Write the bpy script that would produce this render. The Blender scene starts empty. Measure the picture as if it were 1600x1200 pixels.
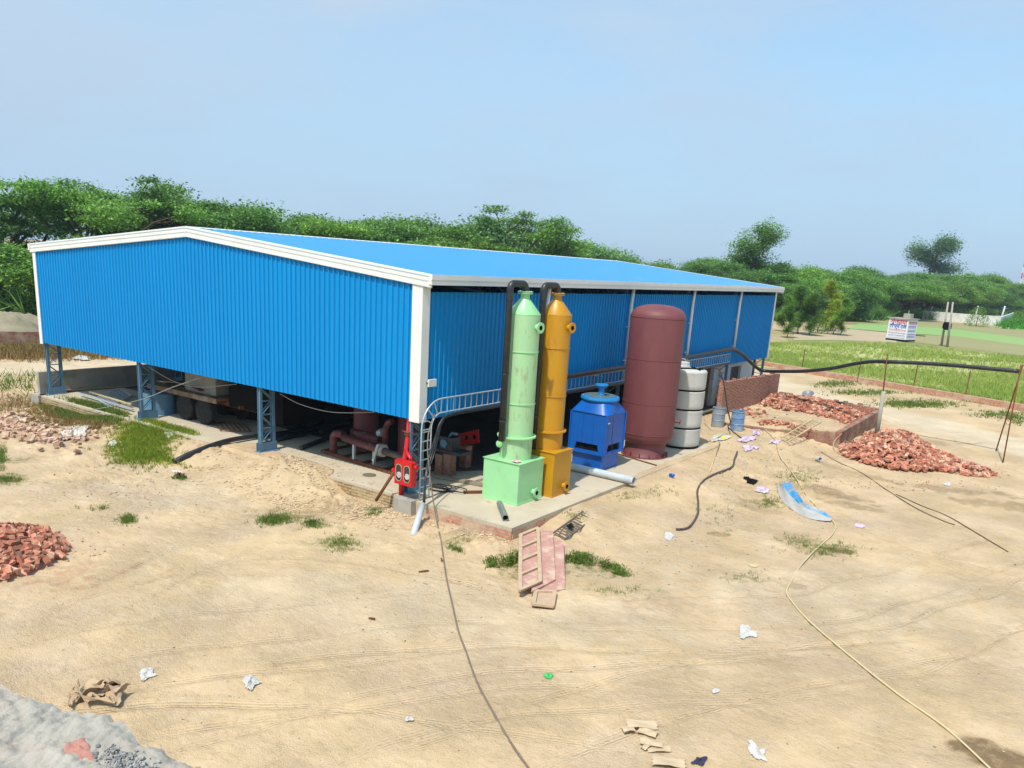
import bpy, math, random
import numpy as np
from mathutils import Vector, Matrix, Euler
R = math.radians
random.seed(7); rng = np.random.default_rng(7)
SC = bpy.context.scene
COL = SC.collection

# ---------------------------------------------------------------- camera
F_, PITCH, ROLL, YAW = 1260.981, 0.255, 0.062, 0.596
CAM = Vector((14.519, -16.626, 6.556)); PX0, PY0 = 801.0, 739.8
fw = Vector((-math.sin(YAW)*math.cos(PITCH), math.cos(YAW)*math.cos(PITCH), -math.sin(PITCH)))
r0 = fw.cross(Vector((0, 0, 1))).normalized(); u0 = r0.cross(fw)
rt = math.cos(ROLL)*r0 + math.sin(ROLL)*u0
up = -math.sin(ROLL)*r0 + math.cos(ROLL)*u0
cd = bpy.data.cameras.new('camera'); co = bpy.data.objects.new('camera', cd); COL.objects.link(co)
m = Matrix((rt, up, -fw)).transposed().to_4x4(); m.translation = CAM
co.matrix_world = m
cd.sensor_fit = 'HORIZONTAL'; cd.sensor_width = 36; cd.lens = F_/1600*36
cd.shift_x = -(PX0-800)/1600; cd.shift_y = (PY0-600)/1600
cd.clip_start = .1; cd.clip_end = 3000
SC.camera = co

def P(px, py, z=0.):            # where the survey ray through a spot of the photo meets the level z
    d = fw + rt*(px-PX0)/F_ + up*(PY0-py)/F_
    return CAM + d*((z-CAM.z)/d.z)
def Pv(px, py, y):
    d = fw + rt*(px-PX0)/F_ + up*(PY0-py)/F_; return CAM+d*((y-CAM.y)/d.y)
def PXof(X):
    d = Vector(X)-CAM
    return PX0+F_*d.dot(rt)/d.dot(fw), PY0-F_*d.dot(up)/d.dot(fw)

# ---------------------------------------------------------------- world and sun
SUN_EL, SUN_AZ = 60, 172         # azimuth in degrees clockwise from +Y (sun stands towards -Y, slightly +X)
W = bpy.data.worlds.new('World'); SC.world = W; W.use_nodes = True
nt = W.node_tree; nt.nodes.clear(); N = nt.nodes.new; L = nt.links.new
out = N('ShaderNodeOutputWorld'); bg = N('ShaderNodeBackground'); L(bg.outputs[0], out.inputs[0])
sky = N('ShaderNodeTexSky'); sky.sky_type = 'NISHITA'; sky.sun_disc = False
sky.sun_elevation = R(SUN_EL); sky.sun_rotation = R(SUN_AZ)
sky.air_density = 1.0; sky.dust_density = 1.6; sky.ozone_density = 2.2; sky.altitude = 200
tc = N('ShaderNodeTexCoord'); mp = N('ShaderNodeMapping'); mp.inputs['Scale'].default_value = (1, 1, 3.5)
mp.inputs['Rotation'].default_value = (0.2, 0.1, .5)
L(tc.outputs['Generated'], mp.inputs[0])
nz = N('ShaderNodeTexNoise'); nz.inputs['Scale'].default_value = 1.7; nz.inputs['Detail'].default_value = 6; nz.inputs['Roughness'].default_value = .55
L(mp.outputs[0], nz.inputs['Vector'])
ramp = N('ShaderNodeMapRange'); ramp.inputs[1].default_value = .44; ramp.inputs[2].default_value = .66; ramp.inputs[3].default_value = 0; ramp.inputs[4].default_value = .7
L(nz.outputs[0], ramp.inputs[0])
# thin high haze, thicker on the left-hand (western) part of the sky
sp = N('ShaderNodeSeparateXYZ'); L(tc.outputs['Generated'], sp.inputs[0])
wx = N('ShaderNodeMapRange'); wx.inputs[1].default_value = .1; wx.inputs[2].default_value = -.95; wx.inputs[3].default_value = 0.06; wx.inputs[4].default_value = .66
L(sp.outputs['X'], wx.inputs[0])
ad = N('ShaderNodeMath'); ad.operation = 'ADD'; ad.use_clamp = True; L(ramp.outputs[0], ad.inputs[0]); L(wx.outputs[0], ad.inputs[1])
hs = N('ShaderNodeMix'); hs.data_type = 'RGBA'; hs.blend_type = 'MULTIPLY'; hs.inputs[0].default_value = 1
hs.inputs['B'].default_value = (1.0, 1.4, 1.4, 1)
L(sky.outputs[0], hs.inputs['A'])
mx = N('ShaderNodeMix'); mx.data_type = 'RGBA'; L(ad.outputs[0], mx.inputs[0]); L(hs.outputs['Result'], mx.inputs['A'])
mx.inputs['B'].default_value = (3.6, 4.25, 5.0, 1)
# pale dusty air towards the horizon, by elevation
hz = N('ShaderNodeMapRange'); hz.interpolation_type = 'SMOOTHSTEP'; hz.inputs[1].default_value = .46; hz.inputs[2].default_value = .0; hz.inputs[3].default_value = 0; hz.inputs[4].default_value = .85
L(sp.outputs['Z'], hz.inputs[0])
mh = N('ShaderNodeMix'); mh.data_type = 'RGBA'; L(hz.outputs[0], mh.inputs[0]); L(mx.outputs['Result'], mh.inputs['A']); mh.inputs['B'].default_value = (2.75, 3.85, 5.1, 1)
L(mh.outputs['Result'], bg.inputs[0]); bg.inputs[1].default_value = 0.125
sd = bpy.data.lights.new('sun', 'SUN'); so = bpy.data.objects.new('sun', sd); COL.objects.link(so)
sd.energy = 3.3; sd.angle = R(1.2); sd.color = (1, .95, .87)
sv = Vector((math.sin(R(SUN_AZ))*math.cos(R(SUN_EL)), math.cos(R(SUN_AZ))*math.cos(R(SUN_EL)), math.sin(R(SUN_EL))))
so.rotation_euler = sv.to_track_quat('Z', 'Y').to_euler(); so.location = (0, -20, 40)
SC.view_settings.view_transform = 'Standard'; SC.view_settings.look = 'None'
SC.view_settings.gamma = 1; SC.view_settings.exposure = 0.42

# ---------------------------------------------------------------- materials
MATS = {}
def lin(c): return tuple(c)+(1,) if len(c) == 3 else c
def mat(name, a, b=None, scale=3., rough=.6, metal=0., spec=.4, bump=0., bscale=30., stain=None, sscale=2., samt=.5, slo=.55,
        stretch=(1, 1, 1), island=0., objrand=0., detail=6, trans=0., sstretch=(1, 1, 1), bdist=.02):
    """a,b: the two paint/soil tones mixed by noise; stain: a third tone in patches; island: brightness change piece by piece"""
    if name in MATS: return MATS[name]
    M = bpy.data.materials.new(name); M.use_nodes = True; t = M.node_tree; n = t.nodes; l = t.links
    bs = n['Principled BSDF']; tc = n.new('ShaderNodeTexCoord')
    def noise(s, st=(1, 1, 1), d=6, r=.6):
        mp = n.new('ShaderNodeMapping'); mp.inputs['Scale'].default_value = st; l.new(tc.outputs['Object'], mp.inputs[0])
        x = n.new('ShaderNodeTexNoise'); x.inputs['Scale'].default_value = s; x.inputs['Detail'].default_value = d; x.inputs['Roughness'].default_value = r
        l.new(mp.outputs[0], x.inputs['Vector']); return x
    b = b or tuple(v*.8 for v in a)
    x = noise(scale, stretch, detail)
    mr = n.new('ShaderNodeMapRange'); mr.inputs[1].default_value = .3; mr.inputs[2].default_value = .7; l.new(x.outputs[0], mr.inputs[0])
    mi = n.new('ShaderNodeMix'); mi.data_type = 'RGBA'; l.new(mr.outputs[0], mi.inputs[0]); mi.inputs['A'].default_value = lin(a); mi.inputs['B'].default_value = lin(b)
    cur = mi.outputs['Result']
    if stain:
        x2 = noise(sscale, sstretch, 8, .65)
        m2 = n.new('ShaderNodeMapRange'); m2.inputs[1].default_value = slo; m2.inputs[2].default_value = slo+.12; m2.inputs[4].default_value = samt; l.new(x2.outputs[0], m2.inputs[0])
        mi2 = n.new('ShaderNodeMix'); mi2.data_type = 'RGBA'; l.new(m2.outputs[0], mi2.inputs[0]); l.new(cur, mi2.inputs['A']); mi2.inputs['B'].default_value = lin(stain)
        cur = mi2.outputs['Result']
    if island or objrand:
        for amt, src in ((island, n.new('ShaderNodeNewGeometry').outputs['Random Per Island']), (objrand, n.new('ShaderNodeObjectInfo').outputs['Random'])):
            if not amt: continue
            m3 = n.new('ShaderNodeMapRange'); m3.inputs[3].default_value = 1-amt; m3.inputs[4].default_value = 1+amt; l.new(src, m3.inputs[0])
            hv = n.new('ShaderNodeHueSaturation'); l.new(m3.outputs[0], hv.inputs['Value']); l.new(cur, hv.inputs['Color'])
            cur = hv.outputs[0]
    l.new(cur, bs.inputs['Base Color'])
    bs.inputs['Roughness'].default_value = rough; bs.inputs['Metallic'].default_value = metal
    bs.inputs['Specular IOR Level'].default_value = spec
    if bump:
        x4 = noise(bscale, stretch, 5); bp = n.new('ShaderNodeBump'); bp.inputs['Strength'].default_value = bump; bp.inputs['Distance'].default_value = bdist
        l.new(x4.outputs[0], bp.inputs['Height']); l.new(bp.outputs[0], bs.inputs['Normal'])
    if trans:
        tl = n.new('ShaderNodeBsdfTranslucent'); l.new(cur, tl.inputs[0]); ms = n.new('ShaderNodeMixShader'); ms.inputs[0].default_value = trans
        l.new(bs.outputs[0], ms.inputs[1]); l.new(tl.outputs[0], ms.inputs[2]); l.new(ms.outputs[0], n['Material Output'].inputs[0])
    MATS[name] = M; return M

def brickmat(name, c1, c2, mortar, w=.23, h=.078, ms=.009, stain=None, bump=.6):
    M = bpy.data.materials.new(name); M.use_nodes = True; t = M.node_tree; n = t.nodes; l = t.links; bs = n['Principled BSDF']
    uv = n.new('ShaderNodeUVMap'); uv.uv_map = 'UVMap'
    # wobble the courses a little
    nz = n.new('ShaderNodeTexNoise'); nz.inputs['Scale'].default_value = 2.5; nz.inputs['Detail'].default_value = 3; l.new(uv.outputs[0], nz.inputs['Vector'])
    va = n.new('ShaderNodeVectorMath'); va.operation = 'MULTIPLY_ADD'; l.new(nz.outputs['Color'], va.inputs[0]); va.inputs[1].default_value = (.04, .04, 0); l.new(uv.outputs[0], va.inputs[2])
    br = n.new('ShaderNodeTexBrick'); br.inputs['Scale'].default_value = 1; br.inputs['Brick Width'].default_value = w; br.inputs['Row Height'].default_value = h
    br.inputs['Mortar Size'].default_value = ms; br.inputs['Mortar Smooth'].default_value = .3; br.inputs['Bias'].default_value = 0
    br.inputs['Color1'].default_value = lin(c1); br.inputs['Color2'].default_value = lin(c2); br.inputs['Mortar'].default_value = lin(mortar)
    l.new(va.outputs[0], br.inputs['Vector'])
    n2 = n.new('ShaderNodeTexNoise'); n2.inputs['Scale'].default_value = 9; n2.inputs['Detail'].default_value = 6; l.new(uv.outputs[0], n2.inputs['Vector'])
    mr = n.new('ShaderNodeMapRange'); mr.inputs[1].default_value = .3; mr.inputs[2].default_value = .7; mr.inputs[3].default_value = .65; mr.inputs[4].default_value = 1.25; l.new(n2.outputs[0], mr.inputs[0])
    hv = n.new('ShaderNodeHueSaturation'); l.new(mr.outputs[0], hv.inputs['Value']); l.new(br.outputs['Color'], hv.inputs['Color'])
    cur = hv.outputs[0]
    if stain:
        n3 = n.new('ShaderNodeTexNoise'); n3.inputs['Scale'].default_value = 1.6; n3.inputs['Detail'].default_value = 7; l.new(uv.outputs[0], n3.inputs['Vector'])
        m3 = n.new('ShaderNodeMapRange'); m3.inputs[1].default_value = .45; m3.inputs[2].default_value = .65; m3.inputs[4].default_value = .8; l.new(n3.outputs[0], m3.inputs[0])
        mi = n.new('ShaderNodeMix'); mi.data_type = 'RGBA'; l.new(m3.outputs[0], mi.inputs[0]); l.new(cur, mi.inputs['A']); mi.inputs['B'].default_value = lin(stain); cur = mi.outputs['Result']
    l.new(cur, bs.inputs['Base Color']); bs.inputs['Roughness'].default_value = .9; bs.inputs['Specular IOR Level'].default_value = .2
    ma = n.new('ShaderNodeMath'); ma.operation = 'MULTIPLY_ADD'; l.new(br.outputs['Fac'], ma.inputs[0]); ma.inputs[1].default_value = -1; l.new(n2.outputs[0], ma.inputs[2])
    bp = n.new('ShaderNodeBump'); bp.inputs['Strength'].default_value = bump; bp.inputs['Distance'].default_value = .015; l.new(ma.outputs[0], bp.inputs['Height']); l.new(bp.outputs[0], bs.inputs['Normal'])
    MATS[name] = M; return M

SHEET = mat('blue_sheet', (0.001, .25, .58), (.001, .225, .53), scale=.7, stretch=(1, 1, .15), rough=.5, spec=.25, stain=(.03, .22, .45), sscale=1.1, samt=.3, slo=.6, sstretch=(1, 1, .2))
ROOFM = mat('roof_sheet', (0.045, .28, .57), (.055, .27, .54), scale=.35, stretch=(.3, 1, 1), rough=.34, spec=.6, stain=(.2, .42, .62), sscale=.6, samt=.25, slo=.58)
TRIM = mat('white_trim', (.78, .77, .72), (.70, .69, .64), scale=1.4, rough=.45, stain=(.5, .47, .38), sscale=1.5, samt=.25, slo=.6)
STEEL = mat('grey_blue_steel', (.12, .24, .34), (.09, .19, .28), scale=6, rough=.5, stain=(.22, .2, .17), sscale=5, samt=.5, slo=.6)
CONC = mat('concrete', (.44, .39, .30), (.36, .31, .24), scale=1.2, rough=.9, spec=.15, bump=.25, bscale=14, stain=(.16, .13, .10), sscale=.9, samt=.55, slo=.6)
FLOORM = mat('yard_concrete', (.55, .47, .35), (.46, .38, .27), scale=.8, rough=.92, spec=.1, bump=.25, bscale=10, stain=(.24, .19, .14), sscale=1.3, samt=.6, slo=.58)
SHADEM = mat('floor_shade', (.12, .10, .08), (.07, .06, .05), scale=.6, rough=.9, spec=.1, bump=.3, bscale=8, stain=(.22, .19, .15), sscale=.7, samt=.7, slo=.6)  # floor colour darkened to carry the shade under the shed roof
CONCG = mat('grey_plaster', (.42, .385, .32), (.32, .29, .24), scale=2, rough=.9, spec=.15, bump=.3, bscale=20, stain=(.15, .14, .13), sscale=1.3, samt=.5)
BRK = brickmat('brick', (.46, .14, .08), (.27, .07, .045), (.52, .40, .30), ms=.013, bump=1)
BRKP = brickmat('dusty_brick', (.55, .26, .17), (.46, .20, .13), (.50, .38, .27), stain=(.56, .44, .30))
BRKY = brickmat('sandy_brick', (.48, .35, .18), (.42, .29, .15), (.22, .15, .08), w=.25, h=.09, ms=.014, stain=(.50, .39, .24), bump=1)
BRKD = brickmat('old_brick', (.34, .14, .09), (.26, .11, .08), (.26, .19, .14), stain=(.40, .31, .21))
LOOSE = mat('loose_brick', (.47, .185, .115), (.36, .13, .08), scale=3, rough=.95, spec=.05, island=.5, bump=.3, bscale=40, stain=(.56, .38, .27), sscale=2.5, samt=.75, slo=.47)
GREEN = mat('mint_paint', (.34, .68, .32), (.30, .63, .30), scale=2, rough=.35, spec=.5, stain=(.30, .50, .22), sscale=2.2, samt=.35, slo=.56)
GREENW = mat('weathered_mint_paint', (.35, .58, .28), (.38, .62, .33), scale=1.8, stretch=(1, 1, .3), rough=.45, stain=(.30, .28, .12), sscale=5, samt=.7, slo=.55, sstretch=(1, 1, .35))
YELL = mat('ochre_paint', (.56, .265, .008), (.50, .235, .008), scale=2, rough=.38, spec=.5, stain=(.34, .16, .03), sscale=4, samt=.5, slo=.57, sstretch=(1, 1, .4))
BLUE = mat('blue_paint', (.002, .11, .44), (.002, .09, .38), scale=2, rough=.4, spec=.5, stain=(.01, .11, .42), sscale=2, samt=.5)
BLUEL = mat('light_blue_paint', (.01, .22, .55), (.02, .2, .45), scale=3, rough=.45, stain=(.3, .36, .3), sscale=5, samt=.5, slo=.6)
MAROON = mat('oxide_primer', (.19, .058, .058), (.16, .045, .046), scale=1.5, stretch=(1, 1, .4), rough=.55, spec=.4, stain=(.12, .04, .04), sscale=3, samt=.6, slo=.55, sstretch=(1, 1, .3))
PLAST = mat('beige_plastic', (.58, .57, .52), (.50, .49, .44), scale=1.4, rough=.5, stain=(.40, .35, .26), sscale=2.5, samt=.4, slo=.58)
BLACK = mat('black_pipe', (.012, .013, .016), (.03, .032, .036), scale=5, rough=.42, spec=.5, stain=(.07, .065, .06), sscale=4, samt=.5, slo=.6)
RUBBER = mat('rubber', (.02, .02, .02), (.05, .045, .04), scale=6, rough=.85, spec=.2)
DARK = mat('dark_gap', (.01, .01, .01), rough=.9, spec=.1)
GALV = mat('galvanised', (.52, .58, .62), (.42, .48, .53), scale=8, rough=.4, metal=.35)
RED = mat('red_paint', (.62, .012, .015), (.50, .01, .012), scale=4, rough=.35, spec=.5)
RUST = mat('rust', (.22, .085, .04), (.13, .05, .03), scale=8, rough=.9, spec=.1, bump=.3)
WOODR = mat('faded_red_wood', (.42, .21, .17), (.52, .30, .24), scale=3, stretch=(1, 4, 1), rough=.85, spec=.1, bump=.3, bscale=25, stain=(.62, .48, .36), sscale=3, samt=.7, slo=.5)
WOODP = mat('pale_wood', (.55, .40, .27), (.44, .31, .20), scale=5, rough=.85, spec=.1, bump=.3)
BAMB = mat('bamboo', (.62, .50, .28), (.5, .38, .2), scale=6, rough=.7)
PVC = mat('grey_pvc', (.52, .56, .58), (.44, .48, .50), scale=3, rough=.45, stain=(.42, .36, .27), sscale=3, samt=.5)
PAPER = mat('paper', (.62, .60, .57), (.46, .44, .40), scale=9, rough=.8, spec=.1)
CARD = mat('cardboard', (.50, .36, .23), (.40, .28, .17), scale=5, rough=.9, spec=.05, bump=.2)
CARDP = mat('sandy_cardboard', (.58, .45, .30), (.52, .39, .25), scale=5, rough=.9, spec=.05, bump=.2)
WHITEP = mat('white_wash', (.72, .73, .70), (.6, .6, .56), scale=1.5, rough=.8, stain=(.4, .33, .24), sscale=1, samt=.5)
GRASSM = mat('grass_green', (.11, .19, .035), (.19, .25, .05), scale=1.3, rough=.8, spec=.1, island=.4, trans=.35)
GRASSY = mat('grass_yellow', (.30, .36, .04), (.20, .27, .035), scale=1.0, rough=.8, spec=.1, island=.35, trans=.35)
GRASSB = mat('grass_dry', (.34, .22, .09), (.26, .17, .07), scale=1.0, rough=.9, spec=.05, island=.35, trans=.2)
CROPM = mat('crop_green', (.31, .42, .08), (.40, .46, .13), scale=.15, rough=.8, spec=.1, island=.35, trans=.35)
TALLG = mat('tall_grass_green', (.06, .30, .02), (.10, .34, .03), scale=.1, rough=.8, spec=.1, island=.3, trans=.35)
LEAF = [mat('leaf_dark', (.105, .235, .05), (.135, .265, .055), scale=.25, rough=.6, spec=.25, objrand=.28, island=.5, trans=.35),
        mat('leaf_mid', (.15, .32, .055), (.19, .36, .06), scale=.25, rough=.6, spec=.25, objrand=.28, island=.5, trans=.35),
        mat('leaf_light', (.145, .29, .045), (.19, .33, .05), scale=.25, rough=.6, spec=.25, objrand=.28, island=.45, trans=.35),
        mat('leaf_yellow', (.30, .42, .03), (.38, .46, .04), scale=.25, rough=.6, spec=.25, objrand=.28, island=.4, trans=.35),
        mat('leaf_grey', (.12, .24, .085), (.15, .27, .09), scale=.25, rough=.65, spec=.25, objrand=.28, island=.45, trans=.35)]
BARK = mat('bark', (.10, .075, .05), (.06, .045, .03), scale=3, rough=.95, spec=.05)

# ---------------------------------------------------------------- mesh helper
class MB:
    def __init__(s): s.v = []; s.f = []; s.sm = []; s.uv = {}
    def add(s, vs, fs, smooth=False, uvs=None):
        o = len(s.v); s.v += [tuple(v) for v in vs]
        for i, f in enumerate(fs):
            if uvs: s.uv[len(s.f)] = uvs[i]
            s.f.append(tuple(o+k for k in f)); s.sm.append(smooth)
        return s
    def box(s, x0, x1, y0, y1, z0, z1):
        return s.add([(x0, y0, z0), (x1, y0, z0), (x1, y1, z0), (x0, y1, z0), (x0, y0, z1), (x1, y0, z1), (x1, y1, z1), (x0, y1, z1)],
                     [(0, 3, 2, 1), (4, 5, 6, 7), (0, 1, 5, 4), (1, 2, 6, 5), (2, 3, 7, 6), (3, 0, 4, 7)])
    def obox(s, c, half, M):
        vs = [Vector(c)+M@Vector((sx*half[0], sy*half[1], sz*half[2])) for sz in (-1, 1) for sy in (-1, 1) for sx in (-1, 1)]
        return s.add(vs, [(0, 2, 3, 1), (4, 5, 7, 6), (0, 1, 5, 4), (2, 6, 7, 3), (0, 4, 6, 2), (1, 3, 7, 5)])
    def bar(s, a, b, w, h=None, upv=(0, 0, 1)):
        a = Vector(a); b = Vector(b); h = h or w; d = (b-a); ln = d.length; d.normalize()
        x = d.cross(Vector(upv));
        if x.length < 1e-4: x = d.cross(Vector((0, 1, 0)))
        x.normalize(); z = x.cross(d)
        return s.obox((a+b)/2, (w/2, ln/2, h/2), Matrix((x, d, z)).transposed())
    def tube(s, pts, r, n=10, cap=True, closed=False):
        pts = [Vector(p) for p in pts]; k = len(pts); rs = r if isinstance(r, (list, tuple)) else [r]*k
        vs = []; pn = None
        for i, p in enumerate(pts):
            t = (pts[min(i+1, k-1)]-pts[max(i-1, 0)]).normalized()
            if pn is None:
                a = Vector((0, 0, 1)) if abs(t.z) < .9 else Vector((1, 0, 0)); x = t.cross(a).normalized()
            else:
                x = (pn - t*pn.dot(t)).normalized()
            pn = x; y = t.cross(x)
            for j in range(n):
                q = 2*math.pi*j/n; vs.append(p+(x*math.cos(q)+y*math.sin(q))*rs[i])
        fs = [(i*n+j, i*n+(j+1) % n, (i+1)*n+(j+1) % n, (i+1)*n+j) for i in range(k-1) for j in range(n)]
        s.add(vs, fs, True)
        if cap:
            o = len(s.v)-len(vs)
            s.f.append(tuple(o+j for j in reversed(range(n)))); s.sm.append(False)
            s.f.append(tuple(o+(k-1)*n+j for j in range(n))); s.sm.append(False)
        return s
    def lathe(s, c, prof, n=40, axis=None, smooth=True, ang0=0.):
        """prof: (radius, height) pairs; axis: matrix for a tilted axis; n: sides"""
        Mx = axis or Matrix.Identity(3); c = Vector(c); vs = []
        for r, z in prof:
            for j in range(n):
                q = ang0+2*math.pi*j/n; vs.append(c+Mx@Vector((r*math.cos(q), r*math.sin(q), z)))
        # split smoothing at every ring: separate bands share no verts when the profile turns hard
        k = len(prof)
        for i in range(k-1):
            band = vs[i*n:(i+2)*n]
            s.add(band, [(j, (j+1) % n, n+(j+1) % n, n+j) for j in range(n)], smooth)
        for i, rev in ((0, True), (k-1, False)):
            if prof[i][0] > 1e-3:
                o = len(s.v); s.v += [tuple(v) for v in vs[i*n:(i+1)*n]]
                s.f.append(tuple(o+j for j in (reversed(range(n)) if rev else range(n)))); s.sm.append(False)
        return s
    def slathe(s, c, prof, n=40):
        c = Vector(c); k = len(prof); vs = [c+Vector((r*math.cos(2*math.pi*j/n), r*math.sin(2*math.pi*j/n), z)) for r, z in prof for j in range(n)]
        return s.add(vs, [(i*n+j, i*n+(j+1) % n, (i+1)*n+(j+1) % n, (i+1)*n+j) for i in range(k-1) for j in range(n)], True)
    def wall(s, p, q, z0, z1, t, uo=0.):
        """upright wall from p to q, thickness t, with metre uv; z0,z1 may be pairs"""
        p = Vector((p[0], p[1], 0)); q = Vector((q[0], q[1], 0)); d = (q-p).normalized(); nn = Vector((d.y, -d.x, 0))*t/2; ln = (q-p).length
        za, zb = z1 if isinstance(z1, (tuple, list)) else (z1, z1)
        c = [p-nn, p+nn, q+nn, q-nn]; vs = [(v.x, v.y, z0) for v in c]+[(c[0].x, c[0].y, za), (c[1].x, c[1].y, za), (c[2].x, c[2].y, zb), (c[3].x, c[3].y, zb)]
        def U(a, b, zt0, zt1): return [(a, z0), (b, z0), (b, zt1), (a, zt0)]
        fs = [(1, 2, 6, 5), (3, 0, 4, 7), (0, 1, 5, 4), (2, 3, 7, 6), (4, 5, 6, 7)]
        uv = [U(uo, uo+ln, za, zb), U(uo+ln, uo, zb, za), U(uo, uo+t, za, za), U(uo, uo+t, zb, zb), [(uo, 0), (uo, t), (uo+ln, t), (uo+ln, 0)]]
        return s.add(vs, fs, False, uv)
    def build(s, name, m, parent=None, loc=None):
        me = bpy.data.meshes.new(name); o0 = Vector(loc) if loc else (parent_loc(parent) if parent else Vector((0, 0, 0)))
        vs = [(v[0]-o0.x, v[1]-o0.y, v[2]-o0.z) for v in s.v] if o0.length else s.v
        me.from_pydata(vs, [], s.f)
        me.polygons.foreach_set('use_smooth', s.sm)
        if s.uv:
            ul = me.uv_layers.new(name='UVMap')
            for i, p in enumerate(me.polygons):
                if i in s.uv:
                    for j, li in enumerate(p.loop_indices): ul.data[li].uv = s.uv[i][j]
        me.materials.append(m); me.update()
        o = bpy.data.objects.new(name, me); COL.objects.link(o)
        if parent: o.parent = parent
        elif loc: o.location = loc
        return o
def parent_loc(o):
    v = Vector((0, 0, 0))
    while o: v = v+Vector(o.location); o = o.parent
    return v
def E_(name, loc, label, cat, group=None):
    o = bpy.data.objects.new(name, None); o.empty_display_size = .3; COL.objects.link(o); o.location = loc
    return tag(o, label, cat, group)
def tag(o, label=None, cat=None, group=None, kind=None):
    if label: o['label'] = label
    if cat: o['category'] = cat
    if group: o['group'] = group
    if kind: o['kind'] = kind
    return o
def arc(c, r, a0, a1, ux, uy, n=8):
    c = Vector(c); ux = Vector(ux); uy = Vector(uy)
    return [c+ux*(r*math.cos(a0+(a1-a0)*i/n))+uy*(r*math.sin(a0+(a1-a0)*i/n)) for i in range(n+1)]
def smooth_path(pts, sub=6):
    pts = [Vector(p) for p in pts]; o = []
    for i in range(len(pts)-1):
        p0 = pts[max(i-1, 0)]; p1 = pts[i]; p2 = pts[i+1]; p3 = pts[min(i+2, len(pts)-1)]
        for j in range(sub):
            t = j/sub
            o.append(.5*((2*p1)+(p2-p0)*t+(2*p0-5*p1+4*p2-p3)*t*t+(3*p1-p0-3*p2+p3)*t**3))
    return o+[pts[-1]]

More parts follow.
